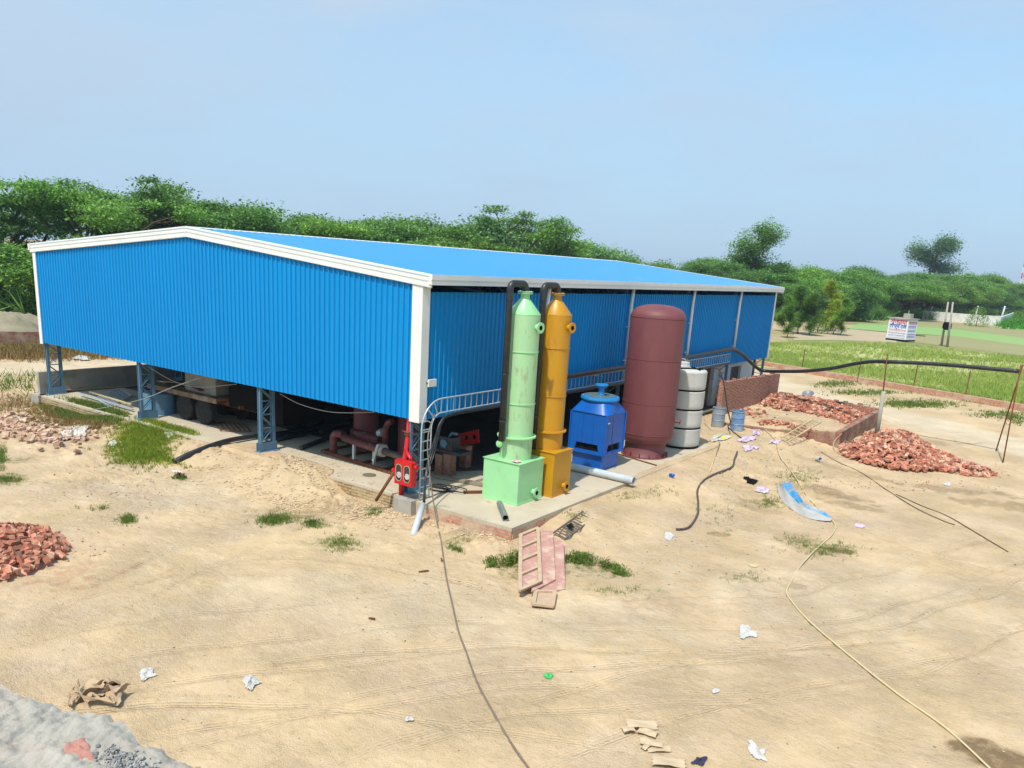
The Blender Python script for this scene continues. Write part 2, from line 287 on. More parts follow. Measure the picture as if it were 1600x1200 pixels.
# ---------------------------------------------------------------- ground
_lat = rng.random((6, 256, 256))
def vn(x, y, k=0):
    xi = np.floor(x).astype(int); yi = np.floor(y).astype(int); fx = x-xi; fy = y-yi
    fx = fx*fx*(3-2*fx); fy = fy*fy*(3-2*fy); a = _lat[k]
    g = lambda i, j: a[(xi+i) % 256, (yi+j) % 256]
    return ((g(0, 0)*(1-fx)+g(1, 0)*fx)*(1-fy)+(g(0, 1)*(1-fx)+g(1, 1)*fx)*fy)*2-1
def ss(a, b, v):
    t = np.clip((v-a)/(b-a), 0, 1); return t*t*(3-2*t)
def gs(x, y, cx, cy, sx, sy): return np.exp(-((x-cx)/sx)**2-((y-cy)/sy)**2)
def H(x, y):
    x = np.asarray(x, float); y = np.asarray(y, float)
    near = ss(36, 28, y)*ss(-34, -26, x)*ss(34, 26, x)
    z = -0.42+near*(.05*vn(x/5+3, y/5, 0)+.025*vn(x/1.4, y/1.4+9, 1)+.010*vn(x/.5, y/.5, 2)+.006*vn(x/.21, y/.21, 3))
    rough = .03*vn(x/.45, y/.45, 4)+.026*vn(x/.2+5, y/.2, 5)+.024*vn(x/.1+5, y/.1, 2)
    # sand banked against the front of the floor
    bank = ss(-2.9, -.45, y)*ss(-17.5, -14, x)*ss(-2.3, -3.4, x)*(1-ss(2, 6, y)); z = z+bank*.36
    m1 = gs(x, y, -4.6, -.75, 1.2, .75); z = z+m1*(.50+rough*3.4)
    m1 = gs(x, y, -8.9, -1.0, .9, .7); z = z+m1*(.22+rough*1.5)
    m2 = gs(x, y, -1.9, -1.35, 1.1, .55); z = z+m2*(.26+rough*3.8)
    m3 = gs(x, y, 2.7, -1.05, 1.2, .55); z = z+m3*(.26+rough*3.6)
    m5 = gs(x, y, 4.5, .6, .7, 1.6); z = z+m5*(.10+rough*1.8)
    m3 = gs(x, y, .2, -1.2, .8, .5); z = z+m3*(.08+rough*2.0)
    m4 = gs(x, y, -11.2, -3.4, 1.8, .8)+gs(x, y, -15, -3.6, 2.5, 1.0); z = z+m4*(.12+rough*1.6)
    # right-hand side: the sand reaches the top of the apron
    rb = ss(0.2, 2.6, y)*(1-ss(3.7, 7.3, x))*ss(-1, .5, x)*ss(36, 31, y); z = z+rb*.34
    rb2 = ss(18.5, 21.5, y)*ss(34, 29.5, y)*ss(.3, 1.2, x)*ss(7.2, 6.2, x); z = z+rb2*(.12+rough)
    fur = np.clip(gs(x, y, 5.0, 15.5, 2.2, 6.5)+gs(x, y, 7.6, 10.5, 1.8, 3.2), 0, 1); z = z+fur*(rough*1.5+.035*np.sin((x*.93+y*.37)*5.2+2*vn(x/1.1, y/1.1, 1))*(.5+.5*vn(x/.9, y/.9, 0)))
    lz = gs(x, y, -9, -4.2, 7, 2.0); z = z+lz*rough*.8
    rb3 = gs(x, y, 3.2, 20.4, 2.6, .9); z = z+rb3*(.10+rough)
    # footprint of the building floor and apron
    ins_main = np.minimum.reduce([x+20.9, 0.0-x, y+.3, 30.2-y]); ins_ap = np.minimum.reduce([x+.5, 3.57-x, y+.36, 14.0-y])
    ov = .06+.95*ss(-9.2, -7.6, x)*ss(-3.0, -4.2, x)*(1+.45*vn(x/.8, y/.8, 3))
    ov2 = .05+.22*ss(5, 8, y)*(1+.5*vn(x/.7, y/.7, 1))
    cover_m = np.where(ins_main > 0, ss(ov+.18, ov, ins_main), 1.); cover_a = np.where(ins_ap > 0, ss(ov2+.15, ov2, ins_ap), 1.)
    sand_on = ss(.0, .05, ins_main)*ss(.2, .3, ov)
    z = np.where((ins_main > 0) & (ov > .2), np.maximum(z, .02+rough*.3), z)
    z = np.where((ins_ap > 0) & (ov2 > .1), np.maximum(z, .012+rough*.1), z)
    c = np.minimum(cover_m, cover_a)
    # join of the two floors has no edge
    c = np.where((ins_main > -.6) & (ins_ap > .3), 0, c)
    z = z*c+(-.75)*(1-c)
    return z
def G(px, py, dz=0.):
    z = -.4
    for _ in range(4):
        p = P(px, py, z+dz); z = float(H(p.x, p.y))
        if z < -.6: z = 0.
    return Vector((p.x, p.y, z+dz))

def axis_coords(lo, hi, fine, far_lo, far_hi, g=1.045):
    c = list(np.arange(lo, hi, fine)); st = fine; a = c[-1]
    while a < far_hi: st *= g; a += st; c.append(a)
    st = fine; a = c[0]; pre = []
    while a > far_lo: st *= g; a -= st; pre.append(a)
    return np.array(pre[::-1]+c)
xs = axis_coords(-9, 16.5, .05, -900, 900); ys = axis_coords(-12.6, 9, .05, -60, 1500, 1.015)
XX, YY = np.meshgrid(xs, ys, indexing='ij'); ZZ = H(XX, YY)
# tyre ruts: polylines worked out on the ground, a few cm deep
RUT = np.full(XX.shape, 1.0); RUTK = np.zeros(XX.shape)
def track(pts, hw, amp, wob=.12):
    global ZZ
    pts = [P(*p, -.42) for p in pts]; pts = smooth_path(pts, 5)
    D = np.full(XX.shape, 9.); T = np.zeros(XX.shape); ln = 0
    msk = (XX > -14) & (XX < 20) & (YY > -14) & (YY < 22)
    x = XX[msk]; y = YY[msk]; d = np.full(x.shape, 9.); tt = np.zeros(x.shape)
    for a, b in zip(pts, pts[1:]):
        ab = np.array([b.x-a.x, b.y-a.y]); l2 = ab@ab; t = np.clip(((x-a.x)*ab[0]+(y-a.y)*ab[1])/l2, 0, 1)
        ex = x-a.x-t*ab[0]; ey = y-a.y-t*ab[1]; sgn = np.sign(ab[0]*ey-ab[1]*ex); dd = np.hypot(ex, ey)
        k = dd < np.abs(d); d[k] = (dd*sgn)[k]; tt[k] = (ln+t*math.sqrt(l2))[k]; ln += math.sqrt(l2)
    d = d+wob*vn(tt/1.7+hw*10, tt*0+3.3, 2)
    fade = (.55+.45*vn(tt/2.3+hw*7, tt*0, 1))*ss(0, 1.5, tt)*ss(ln, ln-1.5, tt)
    prof = 0
    for o in (-hw, hw) if hw > .2 else (0,):
        e = np.abs(d-o); prof = prof-np.exp(-(e/.085)**2)+.55*np.exp(-((e-.17)/.06)**2)+.25*np.exp(-(e/.02)**2)
    er = np.abs(np.abs(d)-hw) if hw > .2 else np.abs(d); cur_ = RUT[msk]; kk_ = RUTK[msk]; sel = er < np.abs(cur_); cur_[sel] = er[sel]; kk_[sel] = np.clip(fade, 0, 1.2)[sel]; RUT[msk] = cur_; RUTK[msk] = kk_
    zz = ZZ[msk]; zz += 2.3*amp*prof*fade*np.where(np.abs(d) < 3, 1, 0); ZZ[msk] = zz
for pts, hw, am in [([(-150, 1090), (150, 1010), (420, 975), (700, 950), (1000, 960), (1300, 940), (1600, 850)], .75, .016),
                    ([(-100, 1180), (200, 1120), (500, 1080), (800, 1045), (1100, 1055), (1350, 1020), (1650, 930)], .75, .018),
                    ([(250, 1230), (500, 1150), (760, 1090), (1000, 1075), (1250, 1060), (1450, 1000), (1700, 900)], .7, .016),
                    ([(-50, 1000), (180, 930), (330, 860), (480, 800)], .75, .012),
                    ([(0, 980), (250, 900), (420, 870), (560, 880), (800, 930)], .0, .014),
                    ([(600, 1230), (900, 1130), (1200, 1050), (1500, 1020), (1700, 1000)], .72, .014),
                    ([(350, 1050), (700, 1010), (1100, 1020), (1500, 990)], .0, .014),
                    ([(0, 1130), (350, 1100), (700, 1130), (1000, 1180)], .0, .014),
                    ([(1180, 640+60), (1300, 790), (1480, 880), (1750, 960)], .7, .012),
                    ([(1240, 740), (1380, 840), (1600, 900)], .0, .012)]:
    track(pts, hw, am)
foot_ = [P(*p, -.42) for p in ((480, 850), (600, 850), (700, 868), (790, 905), (900, 935), (1010, 945), (1120, 935), (1200, 905), (1330, 900))]; dm = np.full(XX.shape, 9.)
for a, b in zip(foot_, foot_[1:]):
    ab = np.array([b.x-a.x, b.y-a.y]); t = np.clip(((XX-a.x)*ab[0]+(YY-a.y)*ab[1])/(ab@ab), 0, 1); dm = np.minimum(dm, np.hypot(XX-a.x-t*ab[0], YY-a.y-t*ab[1]))
bw = np.exp(-(dm/.55)**2)*(.6+.4*vn(XX/.9, YY/.9, 0)); ZZ += bw*(.05+.05*vn(XX/.3, YY/.3, 1)+.04*vn(XX/.14, YY/.14, 2))
# footprints and scuffs
fp = np.zeros_like(ZZ); q = (XX > -9) & (XX < 17) & (YY > -13) & (YY < 9)
fp[q] = np.clip(vn(XX[q]/.23+31, YY[q]/.16+7, 0)-.25, 0, 1)*-.028*ss(-.2, .5, vn(XX[q]/3+2, YY[q]/3, 3))+np.clip(vn(XX[q]/.16+3, YY[q]/.2+17, 1)-.3, 0, 1)*.018
ZZ += fp*ss(-1.2, -2.4, YY)
nx, ny = XX.shape
vco = np.stack([XX, YY, ZZ], -1).reshape(-1, 3)
idx = np.arange(nx*ny).reshape(nx, ny)
fc = np.stack([idx[:-1, :-1], idx[1:, :-1], idx[1:, 1:], idx[:-1, 1:]], -1).reshape(-1, 4)
me = bpy.data.meshes.new('ground'); me.vertices.add(len(vco)); me.vertices.foreach_set('co', vco.ravel())
me.loops.add(fc.size); me.loops.foreach_set('vertex_index', fc.ravel()); me.polygons.add(len(fc))
me.polygons.foreach_set('loop_start', np.arange(0, fc.size, 4)); me.polygons.foreach_set('loop_total', np.full(len(fc), 4))
me.polygons.foreach_set('use_smooth', np.ones(len(fc), bool)); me.update(calc_edges=True)
def blobs(spec):
    a = np.zeros_like(XX)
    for (px, py, rx, ry, amp, ang) in spec:
        p = P(px, py, -.4); dx = XX-p.x; dy = YY-p.y
        # ellipse axes: along the camera's right and away from the camera, on the ground
        rr = Vector((rt.x, rt.y)).normalized(); ca, sa = math.cos(ang), math.sin(ang)
        ux = dx*rr.x+dy*rr.y; uy = -dx*rr.y+dy*rr.x
        vx = ux*ca+uy*sa; vy = -ux*sa+uy*ca
        d = np.hypot(vx/rx, vy/ry)+.45*vn(XX/.6, YY/.6, 4)+.35*vn(XX/.22, YY/.22, 5)
        a = np.maximum(a, amp*ss(1.15, .7, d))
    return a
damp = blobs([(1565, 1182, .75, .42, 1, -.1), (1310, 770, 1.2, .5, .55, -.9), (1330, 790, .9, .4, .5, -.5), (1500, 765, 2.2, .5, .55, -.2), (1590, 790, 1.6, .7, .5, -.2),
              (1310, 858, .55, .28, .8, 0), (1245, 915, .35, .18, .7, 0), (1240, 760, .8, .4, .3, 0), (1330, 735, 3.0, .35, .35, -.9), (1180, 790, .6, .8, .3, 0), (1185, 755, .6, .5, .3, 0),
              (1220, 670, 1.6, .8, .3, 0), (1440, 690, 2.2, .7, .35, -.3), (100, 690, 2., .5, .25, 0)])
veg = blobs([(200, 812, .35, .25, .9, 0), (430, 812, .7, .35, 1, .3), (535, 850, .7, .35, .9, 0), (715, 853, .3, .3, .8, 0), (800, 880, .5, 1.0, .8, 0), (920, 882, .9, .75, .9, -.3),
             (960, 920, 1.2, .3, .4, 0), (240, 690, 1.8, 1.4, 1, 0), (150, 640, 2.6, 1.0, 1, -.1), (600, 800, .6, .35, .8, 0), (500, 820, .5, .25, .6, 0),
             (1170, 905, .6, .25, .7, -.2), (1290, 850, 1.0, .6, .75, -.1), (1200, 785, .5, .35, .7, 0), (1245, 745, 1.0, .5, .6, 0), (1140, 820, .8, .4, .25, 0),
             (1300, 602, 1.5, .6, .8, -.2), (1370, 619, 2.5, .6, .7, -.25), (1450, 634, 3.5, .7, .6, -.25), (1560, 650, 2, 1.0, .4, -.2),
             (15, 750, 1.2, .6, .6, 0), (10, 720, .6, .5, .9, 0), (150, 670, 2., .6, .5, 0), (975, 775, .5, .2, .4, 0)])
dry = blobs([(90, 640, 6, 1.4, .9, -.1), (60, 555, 12, 3.0, .8, 0), (230, 550, 6, 1.5, .5, 0), (160, 660, 3, 1., .8, 0), (500, 800, 1.3, .5, .6, 0), (1125, 832, .45, .2, .8, 0), (760, 850, 1.2, .4, .4, 0)])
redd = blobs([(60, 680, 3.5, .9, .8, 0), (170, 770, 1.3, .4, .5, 0), (30, 890, 2.6, .9, .6, 0), (1440, 720, 4, 2, .5, 0), (1290, 650, 4, 3, .7, 0), (1260, 520, 14, 6, .5, 0)])
far = ss(33, 60, YY)
def polyline_band(pts, w):
    pts = [P(*p, -.42) for p in pts]; d = np.full(XX.shape, 99.)
    for a, b in zip(pts, pts[1:]):
        ab = np.array([b.x-a.x, b.y-a.y]); l2 = ab@ab; t = np.clip(((XX-a.x)*ab[0]+(YY-a.y)*ab[1])/l2, 0, 1)
        d = np.minimum(d, np.hypot(XX-a.x-t*ab[0], YY-a.y-t*ab[1]))
    return ss(1.3, .6, d/w+.25*vn(XX/1.3, YY/1.3, 2))
road = np.maximum(polyline_band([(1100, 560), (1215, 603), (1290, 625), (1400, 650), (1600, 700), (1900, 760)], 2.3), .8*polyline_band([(-200, 590), (0, 575), (150, 570), (330, 560)], 2.6))
road = np.maximum(road, .35*blobs([(700, 950, 5, 1.5, 1, 0), (250, 770, 3, 1.2, 1, 0), (1350, 930, 4, 2, 1, 0)]))
for nm, arr in (('damp', damp), ('veg', veg), ('dry', dry), ('red', redd), ('far', far), ('road', road), ('rut', RUT), ('rutk', RUTK)):
    at = me.attributes.new(nm, 'FLOAT', 'POINT'); at.data.foreach_set('value', arr.ravel().astype(np.float32))
GM = bpy.data.materials.new('sandy_soil'); GM.use_nodes = True; t = GM.node_tree; n = t.nodes; l = t.links; bs = n['Principled BSDF']
tcg = n.new('ShaderNodeTexCoord')
def gn(s, d=7, r=.6, st=(1, 1, 1)):
    mp = n.new('ShaderNodeMapping'); mp.inputs['Scale'].default_value = st; l.new(tcg.outputs['Object'], mp.inputs[0])
    x = n.new('ShaderNodeTexNoise'); x.inputs['Scale'].default_value = s; x.inputs['Detail'].default_value = d; x.inputs['Roughness'].default_value = r; l.new(mp.outputs[0], x.inputs['Vector']); return x.outputs[0]
def gmr(src, a, b, c=0., d=1.):
    x = n.new('ShaderNodeMapRange'); x.inputs[1].default_value = a; x.inputs[2].default_value = b; x.inputs[3].default_value = c; x.inputs[4].default_value = d; l.new(src, x.inputs[0]); return x.outputs[0]
def gmix(f, A, B):
    x = n.new('ShaderNodeMix'); x.data_type = 'RGBA'; l.new(f, x.inputs[0])
    for k, v in (('A', A), ('B', B)):
        if isinstance(v, tuple): x.inputs[k].default_value = v+(1,)
        else: l.new(v, x.inputs[k])
    return x.outputs['Result']
def gat(nm):
    x = n.new('ShaderNodeAttribute'); x.attribute_name = nm; return x.outputs['Fac']
def gmul(a, b):
    x = n.new('ShaderNodeMath'); x.operation = 'MULTIPLY'; l.new(a, x.inputs[0]); l.new(b, x.inputs[1]); return x.outputs[0]
c = gmix(gmr(gn(.35, 6), .35, .65), (.61, .445, .255), (.60, .435, .275))
c = gmix(gmr(gn(1.7, 8, .65), .42, .66, 0, .6), c, (.54, .39, .22))
c = gmix(gmr(gn(.55, 8, .7), .5, .62, 0, .5), c, (.66, .50, .34))
c = gmix(gmr(gn(9, 6, .7), .54, .70, 0, .6), c, (.42, .29, .165))
c = gmix(gmr(gn(28, 4, .7), .62, .72, 0, .4), c, (.66, .54, .38))
c = gmix(gmr(gn(.9, 7, .7, (1, 1.6, 1)), .56, .68, 0, .4), c, (.60, .46, .31))
c = gmix(gmul(gat('red'), gmr(gn(3, 6), .45, .6)), c, (.46, .25, .16))
c = gmix(gmul(gat('dry'), gmr(gn(4, 6), .35, .6)), c, (.30, .20, .09))
c = gmix(gmul(gat('veg'), gmr(gn(5, 7, .7), .45, .6)), c, (.17, .19, .05))
c = gmix(gmul(gat('damp'), gmr(gn(4, 7, .7), .3, .5, .35, .95)), c, (.22, .145, .075))
c = gmix(gmul(gat('road'), gmr(gn(2.2, 7), .2, .55, .5, .95)), c, (.64, .52, .36))
c = gmix(gmul(gat('far'), gmr(gn(.06, 6), .4, .6, .2, .9)), c, (.30, .27, .12))
l.new(c, bs.inputs['Base Color']); bs.inputs['Roughness'].default_value = .95; bs.inputs['Specular IOR Level'].default_value = .12
bp = n.new('ShaderNodeBump'); bp.inputs['Strength'].default_value = .95; bp.inputs['Distance'].default_value = .045
hh = n.new('ShaderNodeMath'); hh.operation = 'MULTIPLY_ADD'; l.new(gn(14, 8, .7), hh.inputs[0]); hh.inputs[1].default_value = .7
hv2 = n.new('ShaderNodeMath'); hv2.operation = 'MULTIPLY_ADD'; l.new(gn(4.5, 6, .6, (1, 1.8, 1)), hv2.inputs[0]); hv2.inputs[1].default_value = 1.2; l.new(gn(45, 3), hv2.inputs[2])
l.new(hv2.outputs[0], hh.inputs[2])
def gm(op, a, b=None, c=None):
    x = n.new('ShaderNodeMath'); x.operation = op
    for i, v in enumerate((a, b, c)):
        if v is None: continue
        if isinstance(v, (int, float)): x.inputs[i].default_value = v
        else: l.new(v, x.inputs[i])
    return x.outputs[0]
rd = gat('rut'); rc = gm('COSINE', gm('MULTIPLY', gm('ADD', rd, gmul(gmr(gn(3.0, 3), 0, 1, -.02, .02), gmr(gn(3.0, 3), 0, 1, 1, 1))), 2*math.pi/.065))
rg = gm('POWER', 2.718, gm('MULTIPLY', gm('MULTIPLY', rd, rd), -1/.13**2))
rr_ = gm('MULTIPLY', gm('MULTIPLY', rc, rg), gm('MULTIPLY', gat('rutk'), gmr(gn(1.1, 5), .35, .65, .2, 1.6)))
# loose and trodden ground is rougher than the compacted wheel paths
amp_ = gmr(gn(.5, 5), .35, .65, .35, 1.25)
l.new(gm('ADD', gm('MULTIPLY', hh.outputs[0], amp_), gm('MULTIPLY', rr_, .55)), bp.inputs['Height']); l.new(bp.outputs[0], bs.inputs['Normal'])
me.materials.append(GM)
gob = bpy.data.objects.new('ground', me); COL.objects.link(gob); tag(gob, kind='structure')

# clods and pebbles of the soil
def scatter_stones(name, areas, m, label, cat):
    b = MB()
    ico = [(0, 0, 1), (.89, 0, .45), (.28, .85, .45), (-.72, .53, .45), (-.72, -.53, .45), (.28, -.85, .45), (0, 0, -.4)]
    ic = [(0, 1, 2), (0, 2, 3), (0, 3, 4), (0, 4, 5), (0, 5, 1), (6, 2, 1), (6, 3, 2), (6, 4, 3), (6, 5, 4), (6, 1, 5)]
    for (px, py, sx, sy, cnt, r0_, r1_) in areas:
        for _ in range(cnt):
            g = G(px+random.gauss(0, sx), min(1330, py+random.gauss(0, sy)))
            if (-20.9 < g.x < 0 and g.y > .9) or (0 < g.x < 3.5 and -.3 < g.y < 14): continue
            r = r0_+(r1_-r0_)*random.random()**3; a = random.random()*6.3; ca, sa = math.cos(a)*r, math.sin(a)*r; hz = random.uniform(.5, .9)
            b.add([(g.x+(x*ca-y*sa)*random.uniform(.7, 1.3), g.y+(x*sa+y*ca)*random.uniform(.7, 1.3), g.z+z*r*hz) for x, y, z in ic and ico], ic)
    o = b.build(name, m); tag(o, label, cat, kind='stuff')
CLOD = mat('clod', (.60, .44, .27), (.52, .375, .23), scale=2, rough=.95, spec=.05, island=.2)
DSTONE = mat('dark_bits', (.16, .11, .075), (.24, .17, .12), scale=2, rough=.95, spec=.05, island=.5)
scatter_stones('soil_clods', [(450, 742, 42, 18, 2200, .012, .055), (590, 800, 42, 12, 700, .02, .06), (590, 800, 45, 12, 800, .01, .04), (745, 830, 45, 12, 700, .01, .04), (400, 950, 420, 120, 1300, .008, .025), (1150, 900, 300, 120, 1000, .008, .03), (330, 720, 50, 15, 300, .02, .06), (1250, 650, 60, 18, 300, .02, .08), (770, 830, 18, 8, 400, .01, .05), (500, 770, 40, 14, 300, .01, .045), (1200, 720, 60, 30, 500, .01, .05), (800, 895, 60, 14, 250, .01, .035), (980, 935, 60, 10, 250, .01, .035), (900, 780, 40, 14, 300, .01, .04)], CLOD, 'crumbled clods of pale sandy soil on the heaps and yard', 'soil')
scatter_stones('dark_litter', [(700, 880, 80, 60, 220, .008, .025), (1100, 830, 150, 50, 420, .01, .03), (1000, 950, 300, 120, 300, .006, .022), (250, 760, 160, 40, 200, .01, .035), (400, 1000, 300, 120, 200, .006, .02), (1180, 740, 50, 30, 200, .01, .04), (1400, 850, 150, 100, 120, .01, .03)], DSTONE, 'dark twigs and bits littered over the sand', 'litter')

BITS = mat('scrap_bits', (.62, .60, .56), (.50, .40, .30), scale=3, rough=.9, spec=.05, island=.35)
scatter_stones('scrap_bits', [(1180, 715, 45, 22, 90, .01, .04), (1190, 770, 40, 20, 60, .01, .035), (1150, 850, 120, 50, 50, .008, .02), (150, 720, 120, 30, 60, .01, .04), (1350, 840, 120, 60, 40, .008, .025), (620, 960, 350, 120, 50, .006, .018), (1240, 690, 40, 20, 50, .01, .04)], BITS, 'tiny pale scraps of paper and plastic littered over the yard', 'litter')
RBITS = mat('brick_bits', (.45, .20, .13), (.36, .15, .10), scale=3, rough=.95, spec=.05, island=.35)
scatter_stones('brick_bits', [(200, 760, 60, 20, 260, .01, .035), (120, 860, 30, 20, 120, .01, .035), (1300, 745, 60, 12, 160, .01, .04), (1430, 757, 70, 6, 200, .01, .05), (1560, 745, 30, 10, 80, .01, .05), (1250, 670, 60, 14, 200, .01, .05), (160, 700, 50, 10, 150, .01, .04)], RBITS, 'red crumbs of brick scattered around the heaps', 'brick bits')

# ================================================================ the blue shed
SW, SL, SB = 20.77, 30.0, 2.18
def corr(b, lo, hi, U, nrm, length, pitch=.2, depth=.042, prof=((0, 0), (.66, 0), (.74, 1), (.90, 1), (.98, 0))):
    """ribbed sheet: lo(s), hi(s) give its two edges at distance s along U"""
    s = 0.; P_ = []
    k = int(length/pitch)
    for i in range(k):
        for f, d in prof: P_.append(((i+f)*pitch, d*depth))
    P_.append((length, 0)); vs = []
    for s_, d in P_:
        vs += [Vector(lo(s_))+Vector(nrm)*d, Vector(hi(s_))+Vector(nrm)*d]
    b.add(vs, [(2*i, 2*i+2, 2*i+3, 2*i+1) for i in range(len(P_)-1)])
RX, RZ, EZ = -10.3, 7.02, 6.08
def roofz(x): return EZ+(RZ-EZ)*(1-abs(x-RX)/(.33-RX))
shed = E_('factory_shed', (-10.3, 15, 0), 'large blue corrugated metal shed with white trim, open below its walls', 'shed')
b = MB(); corr(b, lambda s: (-SW+s, 0, SB), lambda s: (-SW+s, 0, roofz(-SW+s)-.06), (1, 0, 0), (0, -1, 0), SW, .2077)
b.build('gable_wall', SHEET, shed)
b = MB(); corr(b, lambda s: (0, s, SB), lambda s: (0, s, 5.66), (0, 1, 0), (1, 0, 0), SL, .2)
b.build('side_wall', SHEET, shed)
b = MB(); corr(b, lambda s: (-SW, SL-s, SB if SL-s < 6.5 else -.1), lambda s: (-SW, SL-s, 6.0), (0, -1, 0), (-1, 0, 0), SL, .2)
b.build('side_wall', SHEET, shed)
b = MB(); corr(b, lambda s: (-s, SL, SB if s < 5 else -.1), lambda s: (-s, SL, roofz(-s)-.06), (-1, 0, 0), (0, 1, 0), SW, .2)
b.build('end_wall', SHEET, shed)
b = MB(); dn = Vector((RZ-EZ, 0, .33-RX)).normalized()
corr(b, lambda s: (.33, -.12+s, EZ), lambda s: (RX, -.12+s, RZ), (0, 1, 0), dn, SL+.24, .30, .05)
b.build('roof', ROOFM, shed)
b = MB(); corr(b, lambda s: (2*RX-.33, SL+.12-s, EZ), lambda s: (RX, SL+.12-s, RZ), (0, -1, 0), Vector((-dn.x, 0, dn.z)), SL+.24, .25, .025)
b.build('roof', ROOFM, shed)
b = MB(); b.add([(RX-.3, -.1, RZ+.02), (RX, -.1, RZ+.055), (RX, SL+.1, RZ+.055), (RX-.3, SL+.1, RZ+.02), (RX+.3, -.1, RZ+.02), (RX+.3, SL+.1, RZ+.02)], [(0, 1, 2, 3), (1, 4, 5, 2)])
b.build('ridge_cap', TRIM, shed)
def rake(y0, y1, yp):
    b = MB()
    for sx in (1, -1):
        xe = .36 if sx == 1 else 2*RX-.36
        for (ya, yb, dz0, dz1) in ((y0, y1, -.29, .06), (yp, y0, -.12, .045), (yp, y0, -.275, -.155)):
            vs = []
            for x in (RX, xe):
                z = roofz(x); vs += [(x, ya, z+dz0), (x, yb, z+dz0), (x, yb, z+dz1), (x, ya, z+dz1)]
            fs = [(0, 1, 5, 4), (1, 2, 6, 5), (2, 3, 7, 6), (3, 0, 4, 7), (4, 5, 6, 7)]
            if sx == -1: fs = [tuple(reversed(f)) for f in fs]
            b.add(vs, fs)
    return b
rake(-.085, -.046, -.105).build('rake_trim', TRIM, shed)
rake(SL+.155, SL+.035, SL+.185).build('rake_trim', TRIM, shed)
for x0, x1 in ((.30, .40), (2*RX-.40, 2*RX-.30)):
    b = MB(); s_ = 1 if x0 > 0 else -1; xo = max(x0, x1) if s_ > 0 else min(x0, x1)
    b.box(x0, x1, -.13, SL+.13, 5.88, 6.12); b.box(min(xo, xo+.03*s_), max(xo, xo+.03*s_), -.13, SL+.13, 6.0, 6.135); b.box(min(xo, xo+.02*s_), max(xo, xo+.02*s_), -.13, SL+.13, 5.865, 5.955)
    b.build('eave_gutter', TRIM, shed)
# underside closing strip behind the gutter (soffit angle) and the purlin in the gap
b = MB(); b.box(-.16, -.10, .02, SL-.02, 5.5, 5.62); b.box(-.2, -.12, .02, SL-.02, 5.86, 5.98); b.build('eave_purlin', STEEL, shed)
b = MB(); b.box(-.30, .045, -.07, -.046, 2.13, 5.84); b.box(.045, .07, -.07, .24, 2.13, 5.86)
b.build('corner_trim', TRIM, shed)
b = MB(); b.box(-SW-.04, -SW+.17, -.07, -.046, 2.13, 5.84); b.box(-SW-.06, -SW-.04, -.07, .2, 2.13, 5.86); b.build('corner_trim', TRIM, shed)
b = MB(); b.box(.034, .06, SL-.16, SL+.05, 2.13, 5.82); b.box(-.1, .06, SL+.05, SL+.07, 2.13, 5.82); b.build('corner_trim', TRIM, shed)
for y in (6, 12, 18, 24):
    b = MB(); b.tube([(.17, y, 5.95), (.13, y, 5.3), (.12, y, 2.3 if y != 24 else 2.9)], .065, 10); b.box(.02, .17, y-.075, y+.075, 4.4, 4.44); b.box(.02, .17, y-.075, y+.075, 3.1, 3.14)
    b.build('downpipe', TRIM, shed)
def lattice(x, y, dx, dy, h, base=True):
    """two channel chords (dx,dy) apart with lacing bars"""
    b = MB(); px_, py_ = (.06, .05) if dy else (.05, .06)
    for k in (0, 1):
        cx, cy = x+dx*k, y+dy*k
        b.box(cx-px_, cx+px_, cy-.012, cy+.012, 0, h)if dy else b.box(cx-.012, cx+.012, cy-py_, cy+py_, 0, h)
        for s_ in (-1, 1):
            if dy: b.box(cx+s_*px_-.008, cx+s_*px_+.008, cy-.05, cy+.05, 0, h)
            else: b.box(cx-.05, cx+.05, cy+s_*py_-.008, cy+s_*py_+.008, 0, h)
    z = .35; k = 0; st = .45
    while z+st < h:
        for s_ in (-1, 1):
            o = Vector((s_*(px_-.0), 0, 0)) if dy else Vector((0, s_*(py_), 0))
            a = Vector((x, y, z))+o; c = Vector((x+dx, y+dy, z+st))+o
            if k % 2: a = Vector((x+dx, y+dy, z))+o; c = Vector((x, y, z+st))+o
            b.bar(a, c, .035, .02)
            b.bar(Vector((x, y, z+st))+o, Vector((x+dx, y+dy, z+st))+o, .035, .02)
        z += st; k += 1
    if base:
        mx_, my_ = x+dx/2, y+dy/2; hx = abs(dx)/2+.11; hy = abs(dy)/2+.11
        b.box(mx_-hx-.05, mx_+hx+.05, my_-hy-.05, my_+hy+.05, .0, .03)
        if dy: b.box(mx_-.085, mx_-.073, my_-hy, my_+hy, .03, .32); b.box(mx_+.073, mx_+.085, my_-hy, my_+hy, .03, .32)
        else: b.box(mx_-hx, mx_+hx, my_-.085, my_-.073, .03, .32); b.box(mx_-hx, mx_+hx, my_+.073, my_+.085, .03, .32)
        for s_ in (-1, 1):
            b.bar((mx_+s_*.08, my_-hy*.9 if dy else my_, .03), (mx_+s_*(.08 if dy else hx), my_-hy*.6 if dy else my_, .3), .02, .02)
    return b
for i in range(4):
    x = -SW+i*SW/3; x = x+.12 if i == 0 else (x-.40 if i == 3 else x)
    lattice(x, .1, 0, .5, 6.0 if i in (0, 3) else 6.6).build('lattice_column', STEEL, shed)
for y in (6, 12, 18, 24, 29.8):
    lattice(-.12, y, -.5, 0, 6.0).build('lattice_column', STEEL, shed)
    lattice(-SW+.12, y, .5, 0, 6.0).build('lattice_column', STEEL, shed)
